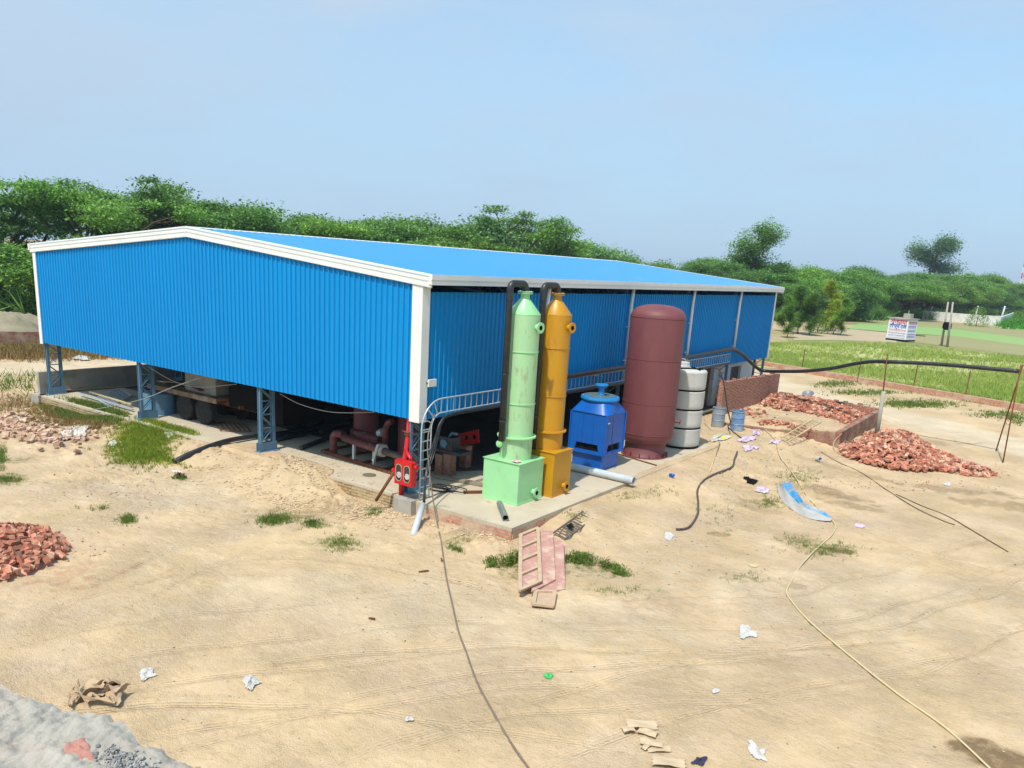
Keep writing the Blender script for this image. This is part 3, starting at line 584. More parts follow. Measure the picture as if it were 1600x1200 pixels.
# roof trusses inside
for y in (6, 12, 18, 24):
    b = MB()
    for sx in (-1, 1):
        xa = -.2 if sx == 1 else -SW+.2
        b.bar((xa, y, 5.85), (RX, y, 6.85), .1, .08); b.bar((xa, y, 5.3), (RX, y, 6.2), .1, .08)
        for k in range(9):
            t0 = k/9; t1 = (k+1)/9
            b.bar((xa+(RX-xa)*t0, y, 5.3+.9*t0), (xa+(RX-xa)*t1, y, 5.85+1.0*t1), .04, .04)
    b.build('roof_truss', STEEL, shed)

# ---- floor of the works: slab, brick plinth, pedestal, left retaining wall
plat = E_('concrete_platform', (0, 0, 0), 'pale concrete work floor on a brick plinth under and beside the shed', 'platform')
b = MB(); vs = [(-20.9, -.3, 0), (0.3, -.3, 0), (.3, -.36, 0), (3.57, -.36, 0), (3.57, 14, 0), (0, 14, 0), (0, 30.2, 0), (-20.9, 30.2, 0)]
b.add(vs+[(v[0], v[1], -.09) for v in vs], [tuple(range(8))]+[(i, 8+i, 8+(i+1) % 8, (i+1) % 8) for i in range(8)])
b.build('floor_slab', FLOORM, plat)
b = MB(); b.add([(-20.7, 3.3, .005), (-1.0, 3.0, .005), (-.2, 4.2, .005), (-.2, 30, .005), (-20.7, 30, .005)], [(0, 1, 2, 3, 4)]); b.build('floor_shade', SHADEM, plat)  # dark sheet over the slab that paints in the deep indoor shade
b = MB(); b.wall((.31, -.33), (3.55, -.33), -.9, -.09, .06); b.wall((3.54, -.30), (3.54, 14), -.9, -.09, .06, .1); b.build('brick_plinth', BRKP, plat)
b = MB(); b.wall((-20.9, -.27), (-.36, -.27), -.9, -.07, .08); b.build('rough_plinth', BRKY, plat)
b = MB(); b.box(-.36, .30, -.55, .02, -.9, .02); b.build('pedestal', CONCG, plat)
b = MB(); b.box(-21.3, -20.62, -.42, .1, -.9, .0); b.build('pedestal', CONCG, plat)
rw = MB().wall((-21.0, -.2), (-21.0, 14), -.6, .93, .18).build('retaining_wall', CONCG); tag(rw, 'low grey plastered wall along the far left side of the shed', 'wall')

# ================================================================ scrubber towers
def tower(cx, cy, x0, x1, y0, y1, zb, label, paint, paintw, gcol, pdx, pdy, pz, zt, nz_, rr=.455):
    t = E_('scrubber_tower', (cx, cy, 0), label, 'scrubber tower', 'scrubber towers beside the shed')
    b = MB(); b.box(x0, x1, y0, y1, .03, zb)
    b.build('base_tank', paint, t)
    b = MB(); b.box(x0-.03, x1+.03, y0-.03, y1+.03, zb, zb+.012); b.build('top_plate', paint, t); b = MB(); b.box(x0-.02, x1+.02, y0-.02, y1+.02, .0, .04); b.build('base_plate', paint, t)
    b = MB(); b.slathe((cx, cy, 0), [(rr, zb+.012), (rr, zt)], 48); b.build('column', paintw, t)
    b = MB(); b.slathe((cx, cy, 0), [(rr+.004, zt), (rr+.004, zt+.012), (.13, zt+.42)], 48); b.slathe((cx, cy, 0), [(.13, zt+.42), (.115, zt+.55)], 24); b.build('cone_top', paint, t)
    b = MB(); b.lathe((cx, cy, 0), [(.1, zt+.545), (.21, zt+.545), (.21, zt+.565), (.1, zt+.565)], 24); b.lathe((cx, cy, 0), [(.1, zt+.585), (.21, zt+.585), (.21, zt+.605), (.1, zt+.605)], 24)
    for k in range(8):
        a = k*math.pi/4; b.tube([(cx+.17*math.cos(a), cy+.17*math.sin(a), zt+.53), (cx+.17*math.cos(a), cy+.17*math.sin(a), zt+.62)], .012, 6)
    b.build('neck_flange', gcol, t)
    for z, e, th in nz_:
        b = MB(); b.lathe((cx, cy, 0), [(rr, z-th), (rr+e, z-th), (rr+e, z+th), (rr, z+th)], 48)
        if e > .06:
            for k in range(20):
                a = k*math.pi/10; b.tube([(cx+(rr+e*.6)*math.cos(a), cy+(rr+e*.6)*math.sin(a), z-.04), (cx+(rr+e*.6)*math.cos(a), cy+(rr+e*.6)*math.sin(a), z+.045)], .012, 6)
        b.build('flange_ring', paint, t)
    # side nozzle near the top and drain nozzle at the foot
    def nozzle(c, d, r, ln):
        d = Vector(d).normalized(); c = Vector(c); ax = d.to_track_quat('Z', 'Y').to_matrix(); b = MB()
        b.lathe(c, [(r, -.05), (r, ln)], 18, ax); b.lathe(c, [(r*.8, ln), (r*1.75, ln), (r*1.75, ln+.025), (r*.8, ln+.025)], 24, ax); nb = b.build('nozzle', paint, t)
        b = MB(); b.lathe(c, [(r*.78, ln+.027), (.0, ln+.027)], 18, ax); b.build('nozzle_opening', DARK, nb)
    nozzle((cx+rr*.75, cy-.05+rr*.1, zt-.32), (.95, -.15, 0), .085, .24)
    nozzle((x1, y0+(y1-y0)*.62, .26), (1, -.05, 0), .085, .12)
    # bent black outlet pipe
    b = MB(); r = .092; z1 = zt+.61; zc = z1+.05; d = Vector((pdx, pdy, 0)); w = d.length; d.normalize(); c1 = Vector((cx, cy, 0)); c2 = c1+d*w; q = .145
    pts = [c1+Vector((0, 0, z1)), c1+Vector((0, 0, z1+.03))]+arc(c1+d*q+Vector((0, 0, zc)), q, math.pi, math.pi/2, d, (0, 0, 1), 6)
    pts += arc(c2-d*q+Vector((0, 0, zc)), q, math.pi/2, 0, d, (0, 0, 1), 6)+[c2+Vector((0, 0, pz))]
    b.tube(pts, r, 16)
    for z in (zc-.3, 3.6, 2.3):
        b.lathe(c2, [(r, z), (r+.012, z), (r+.012, z+.05), (r, z+.05)], 16)
    b.build('outlet_pipe', BLACK, t)
    return t
tw = tower(1.96, 1.97, 1.33, 2.55, 1.33, 2.58, 1.18, 'tall mint green scrubber tower on a square base tank, nearest the corner', GREEN, GREENW, GREEN, -.05, -.66, 1.75, 5.22,
           [(4.22, .02, .012), (2.78, .02, .012), (1.83, .10, .02)])
b = MB(); b.lathe((1.68, 1.52, 1.6), [(.05, -.03), (.10, -.03), (.10, .0), (.05, 0)], 20, Matrix.Rotation(R(90), 3, 'X')); b.lathe((1.68, 1.80, 1.6), [(.055, 0), (.055, .30)], 16, Matrix.Rotation(R(90), 3, 'X')); b.build('nozzle', GREEN, tw)
ty = tower(2.16, 3.3, 1.57, 2.8, 2.74, 3.72, 1.32, 'tall ochre yellow scrubber tower on a square base tank, behind the green one', YELL, YELL, YELL, -.08, -.62, 1.35, 5.2,
           [(4.28, .02, .012), (2.9, .02, .012), (1.86, .09, .02)])
b = MB(); b.tube([(1.95, 2.96, 2.05), (2.0, 2.86, 1.9), (2.0, 2.86, 1.75)], .03, 8); b.build('valve_handle', RUST, ty)
# crumpled red and white bag on top of the green base tank
def crumple(name, pts, m, label, cat, h=.08, n=12, seed=1, z0=None, group=None, fold=7.):
    """thin crumpled sheet filling the outline pts (points on the ground)"""
    rs = random.Random(seed); cx = sum(p[0] for p in pts)/len(pts); cy = sum(p[1] for p in pts)/len(pts); k = len(pts); b = MB(); vs = []; rings = 7
    seeds = [rs.uniform(0, 6.3) for _ in range(8)]
    z0 = z0 if z0 is not None else None
    for i in range(rings+1):
        t = i/rings
        for j in range(n*k):
            a = j/n; p = pts[int(a) % k]; q = pts[(int(a)+1) % k]; f = a-int(a)
            x = p[0]+(q[0]-p[0])*f; y = p[1]+(q[1]-p[1])*f
            e_ = 1+t*(.18*math.sin(a*2.1+seeds[0])+.10*math.sin(a*3.1+seeds[6])+rs.uniform(-.10, .10)); x = cx+(x-cx)*t*e_; y = cy+(y-cy)*t*e_
            h_ = h*.75; w = abs(math.sin(x*fold*2.3+seeds[2]+2.1*math.sin(y*fold+seeds[3])))*.5+abs(math.sin(y*fold*2.9+seeds[4]+1.7*math.sin(x*fold*1.3+seeds[5])))*.5
            g = float(H(x, y)) if z0 is None else z0
            vs.append((x, y, g+.012+h_*w*(1-.7*t)+rs.uniform(0, .22)*h_))
    m_ = n*k; fs = [(i*m_+j, i*m_+(j+1) % m_, (i+1)*m_+(j+1) % m_, (i+1)*m_+j) for i in range(rings) for j in range(m_)]
    b.add(vs, fs); o = b.build(name, m); tag(o, label, cat, group)
    sol = o.modifiers.new('thick', 'SOLIDIFY'); sol.thickness = .004
    return o
REDW = mat('red_white_plastic', (.62, .58, .56), (.55, .52, .50), scale=3, rough=.5, stain=(.55, .02, .05), sscale=11, samt=1, slo=.49)
crumple('plastic_bag', [(2.18, 1.42), (2.45, 1.38), (2.5, 1.55), (2.25, 1.62)], REDW, 'small red and white plastic bag lying on top of the green base tank', 'bag', .09, seed=3, z0=1.19)

# ================================================================ blue cooling tower
ct = E_('cooling_tower', (1.6, 7.32, 0), 'squat bright blue square cooling tower with a round fan top', 'cooling tower')
cx, cy = 1.66, 7.3
def sqring(h, z, ch=.08): return [(cx+sx*(h-(ch if k else 0))*1.0, cy+sy*(h-(0 if k else ch)), z) for sx, sy, k in ((1, -1, 1), (1, -1, 0), (1, 1, 0), (1, 1, 1), (-1, 1, 1), (-1, 1, 0), (-1, -1, 0), (-1, -1, 1))]
b = MB(); b.add(sqring(.58, 0, .03)+sqring(.58, .52, .03), [(i, (i+1) % 8, 8+(i+1) % 8, 8+i) for i in range(8)]); b.build('basin', BLUE, ct)
b = MB(); b.add(sqring(.62, .50, .05)+sqring(.70, .52, .05)+sqring(.70, .57, .05)+sqring(.66, .57, .05), [(i+8*k, (i+1) % 8+8*k, 8+(i+1) % 8+8*k, 8+i+8*k) for k in range(3) for i in range(8)]); b.build('basin_rim', BLUE, ct)
# body with a louvre opening low in every face
b = MB(); hb_, zl, zh = .67, .62, .86
for k in range(4):
    M_ = Matrix.Rotation(k*math.pi/2, 3, 'Z')
    def T(u, z, d=0): v = M_@Vector((u, -hb_+d, z)); return (cx+v.x, cy+v.y, z)
    w = hb_; o = .46
    b.add([T(-w, .57), T(w, .57), T(w, zl), T(-w, zl)], [(0, 1, 2, 3)])
    b.add([T(-w, zl), T(-o, zl), T(-o+.05, zh), T(-w, zh)], [(0, 1, 2, 3)]); b.add([T(o, zl), T(w, zl), T(w, zh), T(o-.05, zh)], [(0, 1, 2, 3)])
    b.add([T(-w, zh), T(w, zh), T(w, 1.9), T(-w, 1.9)], [(0, 1, 2, 3)])
    b.add([T(-o, zl), T(o, zl), T(o-.05, zh), T(-o+.05, zh), T(-o, zl, .1), T(o, zl, .1), T(o-.05, zh, .1), T(-o+.05, zh, .1)], [(0, 1, 5, 4), (1, 2, 6, 5), (2, 3, 7, 6), (3, 0, 4, 7)])
    b.box(*( (cx+(-.004 if k%2 else .0)-.0, cx+.0, cy, cy, 1, 1) )) if False else None
b.build('body', BLUE, ct)
b = MB(); 
b.box(cx-.58, cx+.58, cy-.58, cy+.58, .58, .9); b.build('louvre_fill', DARK, ct)
# corner ribs
b = MB()
for sx in (-1, 1):
    for sy in (-1, 1): b = MB(); b.box(cx+sx*.68-.022, cx+sx*.68+.022, cy+sy*.68-.022, cy+sy*.68+.022, .57, 1.9); b.build('corner_rib', BLUE, ct)
for sx in (-.2, .2):
    b = MB(); b.box(cx+sx-.012, cx+sx+.012, cy-.685, cy-.67, .9, 1.88); b.build('seam_strip', BLUE, ct)
# taper to the round ring
b = MB(); n_ = 48; bot = []; top = []
for j in range(n_):
    a = 2*math.pi*(j+.5)/n_; c_, s_ = math.cos(a), math.sin(a); k = .705/max(abs(c_), abs(s_)); bot.append((cx+c_*k, cy+s_*k, 1.9)); top.append((cx+c_*.56, cy+s_*.56, 2.3))
b.add(bot+top, [(j, (j+1) % n_, n_+(j+1) % n_, n_+j) for j in range(n_)], True)
b.build('hood', BLUEL if False else BLUE, ct)
b = MB(); b.lathe((cx, cy, 0), [(.56, 2.26), (.64, 2.28), (.66, 2.33), (.64, 2.40), (.58, 2.41)], 48); b.build('fan_ring', BLUEL, ct)
b = MB(); b.lathe((cx, cy, 0), [(.58, 2.395), (.001, 2.415)], 40)
for k in range(12):
    a = k*math.pi/6; b.bar((cx, cy, 2.42), (cx+.58*math.cos(a), cy+.58*math.sin(a), 2.41), .018, .02)
for r_ in (.2, .32, .44, .54): b.tube([(cx+r_*math.cos(j*math.pi/12), cy+r_*math.sin(j*math.pi/12), 2.425) for j in range(25)], .008, 5)
b.build('fan_guard', mat('dirty_grille', (.28, .26, .16), (.12, .13, .08), scale=9, rough=.8, stain=(.03, .2, .35), sscale=4, samt=.7), ct)
b = MB(); b.lathe((cx+.02, cy, 0), [(.13, 2.42), (.13, 2.46), (.1, 2.47), (.1, 2.66), (.12, 2.67), (.22, 2.76), (.215, 2.80), (.05, 2.79)], 24); b.build('fan_motor', BLUEL, ct)
b = MB(); b.obox((cx+.685, cy-.50, 1.62), (.006, .07, .02), Matrix.Identity(3)); b.build('name_plate', WHITEP, ct)
b = MB(); b.tube([(cx+.64, cy+.1, 2.33), (cx+.73, cy-.3, 1.9), (cx+.76, cy-.35, 1.1), (cx+.8, cy-.3, .6)], .012, 6); b.build('cable', BLACK, ct)

# ================================================================ maroon vessel
tk = E_('pressure_tank', (2.14, 10.19, 0), 'big maroon primer painted upright cylindrical tank beside the shed', 'tank')
cx, cy = 2.14, 10.19
b = MB(); r = .975; pr = [(.74, .50), (.80, .53), (.90, .62), (.955, .75), (r, .9), (r, 5.0)]
pr += [(r*math.cos(a)**.75, 5.0+.44*math.sin(a)) for a in [i*math.pi/2/10 for i in range(1, 11)]]
pr[-1] = (.001, 5.44)
b.slathe((cx, cy, 0), pr, 64); b.build('shell', MAROON, tk)
b = MB(); b.slathe((cx, cy, 0), [(.76, .03), (.74, .04), (.745, .52)], 48)
for k in range(14):
    a = k*math.pi/7; b.obox((cx+.79*math.cos(a), cy+.79*math.sin(a), .09), (.05, .008, .08), Matrix.Rotation(a, 3, 'Z'))
b.lathe((cx, cy, 0), [(.70, 0), (.85, 0), (.85, .025), (.70, .025)], 48); b.build('skirt', MAROON, tk)
for z in (2.0, 3.55, 5.0, .88):
    b = MB(); b.lathe((cx, cy, 0), [(r, z-.014), (r+.010, z-.010), (r+.010, z+.010), (r, z+.014)], 64); b.build('weld_seam', MAROON, tk)
b = MB()
b.lathe((cx+.93, cy+.35, 1.35), [(.05, 0), (.05, .15), (.09, .15), (.09, .18), (.0, .18)], 14, Vector((1, .2, 0)).to_track_quat('Z', 'Y').to_matrix())
b.build('nozzle', MAROON, tk)
MB().obox((cx+.62, cy+.55, 5.24), (.06, .012, .09), Matrix.Identity(3)).build('lifting_lug', MAROON, tk); MB().obox((cx-.72, cy-.1, 5.24), (.06, .012, .09), Matrix.Identity(3)).build('lifting_lug', MAROON, tk)

# ================================================================ beige plastic water tank
pt = E_('water_tank', (2.52, 12.78, 0), 'beige plastic water tank with black seams between four bands', 'water tank')
cx, cy = 2.38, 12.8; r = .75
b = MB()
zs = [0.06, .80, 1.52, 2.26, 3.0]
for i in range(4):
    z0, z1 = zs[i], zs[i+1]; e = .03*(3-i)/3
    b.slathe((cx, cy, 0), [(r-.03, z0+.02), (r+.0, z0+.06), (r+.008, z0+.2), (r+.006, z1-.08), (r+.012, z1-.05), (r-.004, z1-.03)], 48)
b.build('tank_body', PLAST, pt)
b = MB()
for z in zs[:4]: b.lathe((cx, cy, 0), [(r-.05, z-.04), (r-.003, z-.022), (r-.003, z+.022), (r-.05, z+.04)], 48)
b.build('seam_band', DARK, pt)
b = MB(); b.slathe((cx, cy, 0), [(r-.01, 2.965), (r-.02, 3.0), (r-.08, 3.02), (.001, 3.06)], 48)
b.build('tank_top', PLAST, pt)
b = MB(); b.lathe((cx-.22, cy-.1, 0), [(.33, 3.03), (.33, 3.13), (.31, 3.16), (.30, 3.27), (.02, 3.30)], 32)
b.tube([(cx-.34, cy-.1, 3.29), (cx-.34, cy-.1, 3.38), (cx-.1, cy-.1, 3.38), (cx-.1, cy-.1, 3.29)], .015, 6); b.build('lid', PLAST, pt)
b = MB(); b.bar((cx-.1, cy-.5, 3.06), (cx+.55, cy+.2, 3.06), .06, .05); b.bar((cx+.0, cy+.35, 3.06), (cx+.6, cy-.2, 3.06), .05, .04); b.build('strap', DARK, pt)

# hose from the plastic tank top down over the drums
h = MB().tube(smooth_path([(2.9, 12.9, 3.1), (3.2, 13.6, 3.08), (3.1, 14.6, 2.7), (2.95, 15.6, 2.0), (2.85, 16.4, 1.2), (2.9, 16.9, .5), P(1138, 668, .0), P(1155, 682, -.05), P(1166, 690, -.1)], 6), .028, 8).build('black_hose', BLACK)
tag(h, 'black hose dropping from the beige water tank to the ground between the drums', 'hose')

# ================================================================ drums
DRUMA = mat('drum_blue_grey', (.20, .26, .34), (.30, .33, .36), scale=3, rough=.5, stain=(.36, .32, .26), sscale=3.5, samt=.7, slo=.5)
DRUMB = mat('drum_blue', (.10, .22, .46), (.25, .33, .42), scale=2.5, rough=.45, stain=(.42, .45, .36), sscale=3, samt=.8, slo=.52)
def drum(x, y, z, m, label, tilt=0):
    d = E_('drum', (x, y, z), label, 'drum', 'open plastic drums by the brick wall'); r = .29
    M_ = Matrix.Rotation(R(tilt), 3, 'X')
    pr = [(r-.03, 0), (r, .04), (r, .28), (r+.012, .30), (r+.012, .33), (r, .35), (r, .58), (r+.012, .60), (r+.012, .63), (r, .65), (r-.01, .86), (r+.01, .87), (r+.01, .90), (r-.02, .905), (r-.02, .40)]
    b = MB(); b.lathe((x, y, z), pr, 28, M_); b.build('barrel', m, d)
    b = MB(); b.lathe((x, y, z), [(r-.025, .74), (.001, .74)], 28, M_); b.build('contents', mat('murky_water', (.05, .06, .06), (.09, .1, .1), rough=.1), d)
    return d
p = G(1118, 661); drum(1.75, 18.55, float(H(1.75, 18.55))-.02, DRUMA, 'grey blue open drum standing nearest the beige water tank')
drum(2.78, 18.2, float(H(2.78, 18.2))-.02, DRUMB, 'bright blue smeared open drum standing further from the water tank', 4)

# ================================================================ pipes and tray along the side wall
def pathz(pts): return [Vector(p) for p in pts]
CYp = 23.2
pole = P(1368, 680, -.35)
endp = Vector((12.66, 24.0, 3.38))
pl = pathz([(.38, 4.1, 2.87), (.38, 7.4, 2.9), (.38, 10.9, 2.93), (.38, 15, 2.95), (.38, 19.5, 3.0), (.38, 22.0, 3.06), (.38, 23.2, 3.02), (.42, 24.6, 2.68), (.5, 26.0, 2.15), (.62, 27.0, 1.78), (1.0, 27.2, 1.72), (1.9, 26.85, 1.84), (3.2, 26.4, 2.05), (4.6, 25.9, 2.4), (5.7, 25.5, 2.78), (6.6, 25.1, 3.02), (7.3, 24.7, 3.12), (8.3, 24.6, 3.2), (9.5, 24.45, 3.28), (11, 24.2, 3.34), tuple(endp)])
o = MB().tube(smooth_path(pl, 5), .09, 16).build('black_pipeline', BLACK)
tag(o, 'long black plastic pipeline along the side wall and out over the brick heap', 'pipeline')
for y, w_ in zip((4.6, 6.5, 9.5, 13, 16, 19, 22), ('behind the yellow tower', 'left of the blue cooling tower', 'left of the maroon tank', 'behind the beige water tank', 'right of the beige water tank', 'above the grey drum', 'at the bend')):
    b = MB(); b.box(.05, .5, y-.02, y+.02, 2.72, 2.76); b.box(.05, .085, y-.04, y+.04, 2.2, 2.9)
    o = b.build('pipe_bracket', STEEL); tag(o, 'steel bracket under the black pipeline on the side wall '+w_, 'bracket', 'brackets under the pipeline')
# cable ladder
def ladder_tray(name, label):
    t = E_(name, (.35, 0, 0), label, 'cable tray')
    cen = [(.35, -.07, .05), (.35, -.07, 1.2), (.35, -.07, 2.0)]
    c0 = Vector((.35, .53, 2.0)); r = .6
    up_ = [Vector((.35, -.27, .04)), Vector((.35, -.27, 2.0))]+arc((.35, .53, 2.0), .80, math.pi, math.pi/2, (0, 1, 0), (0, 0, 1), 8)[1:]
    lo_ = [Vector((.35, .13, .04)), Vector((.35, .13, 2.0))]+arc((.35, .53, 2.0), .40, math.pi, math.pi/2, (0, 1, 0), (0, 0, 1), 8)[1:]
    ends = [(.35, 3, 0), (.35, 8, .02), (.35, 14, .0), (.35, 20, .0), (.35, 23.0, .02)]
    up_ += [Vector((.35, e[1], 2.80+e[2])) for e in ends]; lo_ += [Vector((.35, e[1], 2.40+e[2])) for e in ends]
    b = MB(); b.tube(up_, .022, 6); b.build('rail', GALV, t)
    b = MB(); b.tube(lo_, .022, 6); b.build('rail', GALV, t)
    for k in range(8): z = .12+k*.26; b = MB(); b.bar((.35, -.27, z), (.35, .13, z), .03, .02, (1, 0, 0)); b.build('rung', GALV, t)
    for a in [math.pi-i*math.pi/8 for i in range(5)]:
        d = Vector((0, math.cos(a), math.sin(a))); b = MB(); b.bar(c0+d*.4, c0+d*.8, .03, .02, (1, 0, 0)); b.build('rung', GALV, t)
    y = .8
    while y < 23: b = MB(); b.bar((.35, y, 2.4), (.35, y, 2.8), .02, .025, (1, 0, 0)); b.build('rung', GALV, t); y += .27
    return t
ladder_tray('cable_ladder', 'galvanised cable ladder rising at the shed corner and running along the side wall')
b = MB()
for k, (dx, r_) in enumerate(((0, .03), (.05, .03), (.1, .02))):
    b.tube(smooth_path([(.75+dx*.4, -.55, .1), (.62+dx*.3, -.35, .8), (.42+dx*.6, -.0+dx, 1.2), (.42+dx*.3, .22+dx, 1.7), (.42, .45+dx*.6, 2.16-dx*.3), (.42, .95, 2.33-dx*.4), (.42, 3, 2.34-dx*.5), (.42, 8, 2.36-dx*.5), (.42, 15, 2.34-dx*.5), (.42, 22.5, 2.36-dx*.5)], 6), r_, 7)
o = b.build('power_cable', BLACK); tag(o, 'bundle of black power cables bending off the cable ladder into a grey conduit', 'cable')
a = Vector((.78, -.62, .06)); c = P(645, 838, -.42); c.z = float(H(c.x, c.y))-.05
o = MB().tube([a, a+(c-a)*.5, c], .085, 18, cap=True).build('conduit_pipe', PVC); tag(o, 'light grey conduit pipe leaning from the pedestal into the sand', 'pipe')

# flood light on the corner
fl = E_('flood_light', (.15, .3, 3.2), 'small white flood light fixed to the side wall near the corner', 'lamp')
b = MB(); b.box(.1, .16, .2, .52, 3.12, 3.32); b.build('lamp_head', WHITEP, fl); b = MB(); b.bar((.04, .2, 3.22), (.12, .2, 3.22), .03); b.box(.03, .06, .05, .16, 3.15, 3.27); b.tube([(.05, .22, 3.12), (.05, .25, 2.5), (.08, .2, 2.35)], .01, 5); b.build('lamp_bracket', RUBBER, fl)

# ================================================================ fire hose cabinet and riser
hc = E_('fire_hose_cabinet', (.06, -.42, .42), 'red fire hose cabinet with two oval windows on the corner column', 'fire cabinet')
b = MB(); b.box(-.37, .27, -.52, -.33, .42, 1.10); b.build('cabinet_box', RED, hc)
b = MB()
b.box(-.36, .26, -.535, -.52, .43, 1.09); dr = b.build('cabinet_door', RED, hc)
for cxx in (-.20, .10):
    def oval(r, y, s=1.0): return [(cxx+r*math.cos(a), y, .76+(.13 if math.sin(a) > 0 else -.13)*s+r*math.sin(a)) for a in [i*2*math.pi/24 for i in range(24)]]
    b = MB(); b.add(oval(.115, -.536)+oval(.115, -.548)+oval(.098, -.548)+oval(.098, -.536), [(i+24*k, (i+1) % 24+24*k, 24+(i+1) % 24+24*k, 24+i+24*k) for k in range(3) for i in range(24)]); b.build('window_frame', mat('dull_brass', (.45, .36, .24), rough=.5), dr)
    b = MB(); b.add(oval(.098, -.538), [tuple(range(24))]); b.build('window_pane', mat('dark_glass', (.03, .03, .03), rough=.15, spec=.6), dr)
    b = MB(); b.lathe((cxx+.02, -.541, .70), [(.085, 0), (.085, .012), (.03, .012), (.0, .012)], 20, Matrix.Rotation(R(90), 3, 'X') @ Matrix.Scale(1, 3)); b.build('hose_reel', mat('white_hose', (.62, .60, .57), (.3, .29, .28), scale=14, rough=.7), dr)
b = MB(); b.lathe((.30, -.42, .98), [(.05, -.06), (.05, .04), (.07, .04), (.07, .08), (0, .08)], 14, Matrix.Rotation(R(90), 3, 'Y')); b.build('hose_coupling', RED, hc); b = MB(); b.lathe((-.4, -.36, .72), [(.04, -.02), (.05, .12), (.075, .12), (.075, .17), (0, .17)], 14, Matrix.Rotation(R(-90), 3, 'Y')); b.build('hose_coupling', RED, hc)
rs = E_('fire_riser_pipe', (-.28, -.2, 0), 'red fire riser pipe standing behind the hose cabinet', 'pipe')
b = MB(); b.tube([(-.38, -.22, 0), (-.38, -.22, .6), (-.44, .0, 1.2), (-.46, .12, 1.8), (-.46, .12, 3.4)], .07, 14); b.tube([(-.44, -.02, 1.28), (-.2, -.14, 1.18), (-.05, -.2, 1.08)], .05, 10); b.build('riser', RED, rs)
b = MB(); b.lathe((-.455, .1, 1.7), [(.07, 0), (.12, 0), (.12, .02), (.07, .02)], 16); b.lathe((-.455, .11, 1.76), [(.07, 0), (.12, 0), (.12, .02), (.07, .02)], 16); b.bar((-.66, .09, 1.77), (-.26, .09, 1.77), .03); b.build('pipe_clamp', RUST, rs)
o = MB().tube([(-.5, -.36, .72), (-.56, -.5, .5), (-.75, -.85, -.12)], .045, 10).build('brown_pipe', RUST); tag(o, 'brown pipe leaning from the red cabinet down to the rough brick plinth', 'pipe')

# ================================================================ loose pipes near the towers
a = Vector((1.5, 6.0, .13)); c = Vector((3.86, 5.92, .14))
def hollow(name, a, c, r, m, label, inner=DARK, n=24):
    a = Vector(a); c = Vector(c); d = c-a; ln = d.length; ax = d.normalized().to_track_quat('Z', 'Y').to_matrix()
    b = MB(); b.lathe(a, [(r*.86, .02), (r*.86, 0), (r, 0), (r, ln), (r*.86, ln), (r*.86, ln-.35), (.001, ln-.36)], n, ax)
    o = b.build(name, m); tag(o, label, 'pipe'); return o
hollow('white_pipe', a, c, .125, PVC, 'fat light grey plastic pipe lying behind the yellow base tank')
hollow('grey_pipe', (2.22, .95, .09), (3.12, -.02, .09), .085, mat('dark_grey_pvc', (.13, .15, .14), (.2, .21, .2), scale=3, rough=.4), 'short dark grey pipe lying in front of the green base tank')
hollow('black_pipe', G(272, 714, .05), G(292, 708, .07), .085, BLACK, 'x') if False else None
p0 = G(272, 713, .06); pp = [p0, G(300, 703, .07), P(350, 690, .12), P(395, 682, .12), P(440, 677, .1), P(500, 668, .1), P(545, 660, .1)]
o = MB().tube(smooth_path(pp, 5), .085, 12).build('black_pipe', BLACK); tag(o, 'black pipe running out from under the shed across the sand to the left', 'pipe')
d = (pp[0]-pp[1]).normalized(); b = MB(); b.lathe(pp[0], [(.085, -.03), (.11, -.03), (.11, 0.02), (.07, .02), (.07, -.05), (.001, -.06)], 18, d.to_track_quat('Z', 'Y').to_matrix()); b.build('pipe_mouth', BLACK, o)
def stick(name, a, c, r, m, label, cat='stick', group=None):
    o = MB().tube([a, (Vector(a)+Vector(c))/2, c], r, 7).build(name, m); return tag(o, label, cat, group)
stick('steel_rod', P(965, 709, .03), P(1026, 727, .03), .022, RUST, 'thin brown rod lying beside the maroon tank skirt', 'rod')
stick('bamboo_stick', G(1125, 690, .12), G(1109, 737, .03), .02, BAMB, 'pale bamboo stick standing slanted by the yellow sack')
stick('bamboo_stick', G(1100, 655, .2), G(1111, 671, .03), .018, BAMB, 'short pale stick leaning by the foot of the grey drum')

# ================================================================ things under the shed
# flatbed trailer
tr = E_('flatbed_trailer', (-13, 2.4, 0), 'old rusty flatbed trailer with big tyres parked under the shed', 'trailer')
DECK = mat('rusty_deck', (.30, .17, .10), (.20, .12, .08), scale=4, rough=.9, bump=.4, stain=(.42, .33, .25), sscale=2.5, samt=.7, slo=.5)
b = MB(); b.box(-15.3, -10.9, 1.35, 3.4, .98, 1.06)
for k in range(11): b.box(-15.25+k*.4, -15.25+k*.4+.3, 1.30, 3.45, 1.063, 1.085)
b.build('deck', DECK, tr)
b = MB(); b.box(-15.3, -7.8, 1.75, 1.87, .78, .98); b.box(-15.3, -7.8, 2.85, 2.97, .78, .98); [b.box(-15+k*1.3, -14.92+k*1.3, 1.4, 3.3, .86, .975) for k in range(6)]; b.build('chassis', RUST, tr)
b = MB(); b.box(-15.32, -10.9, 1.27, 1.3, .9, 1.08); b.build('side_board', DECK, tr)
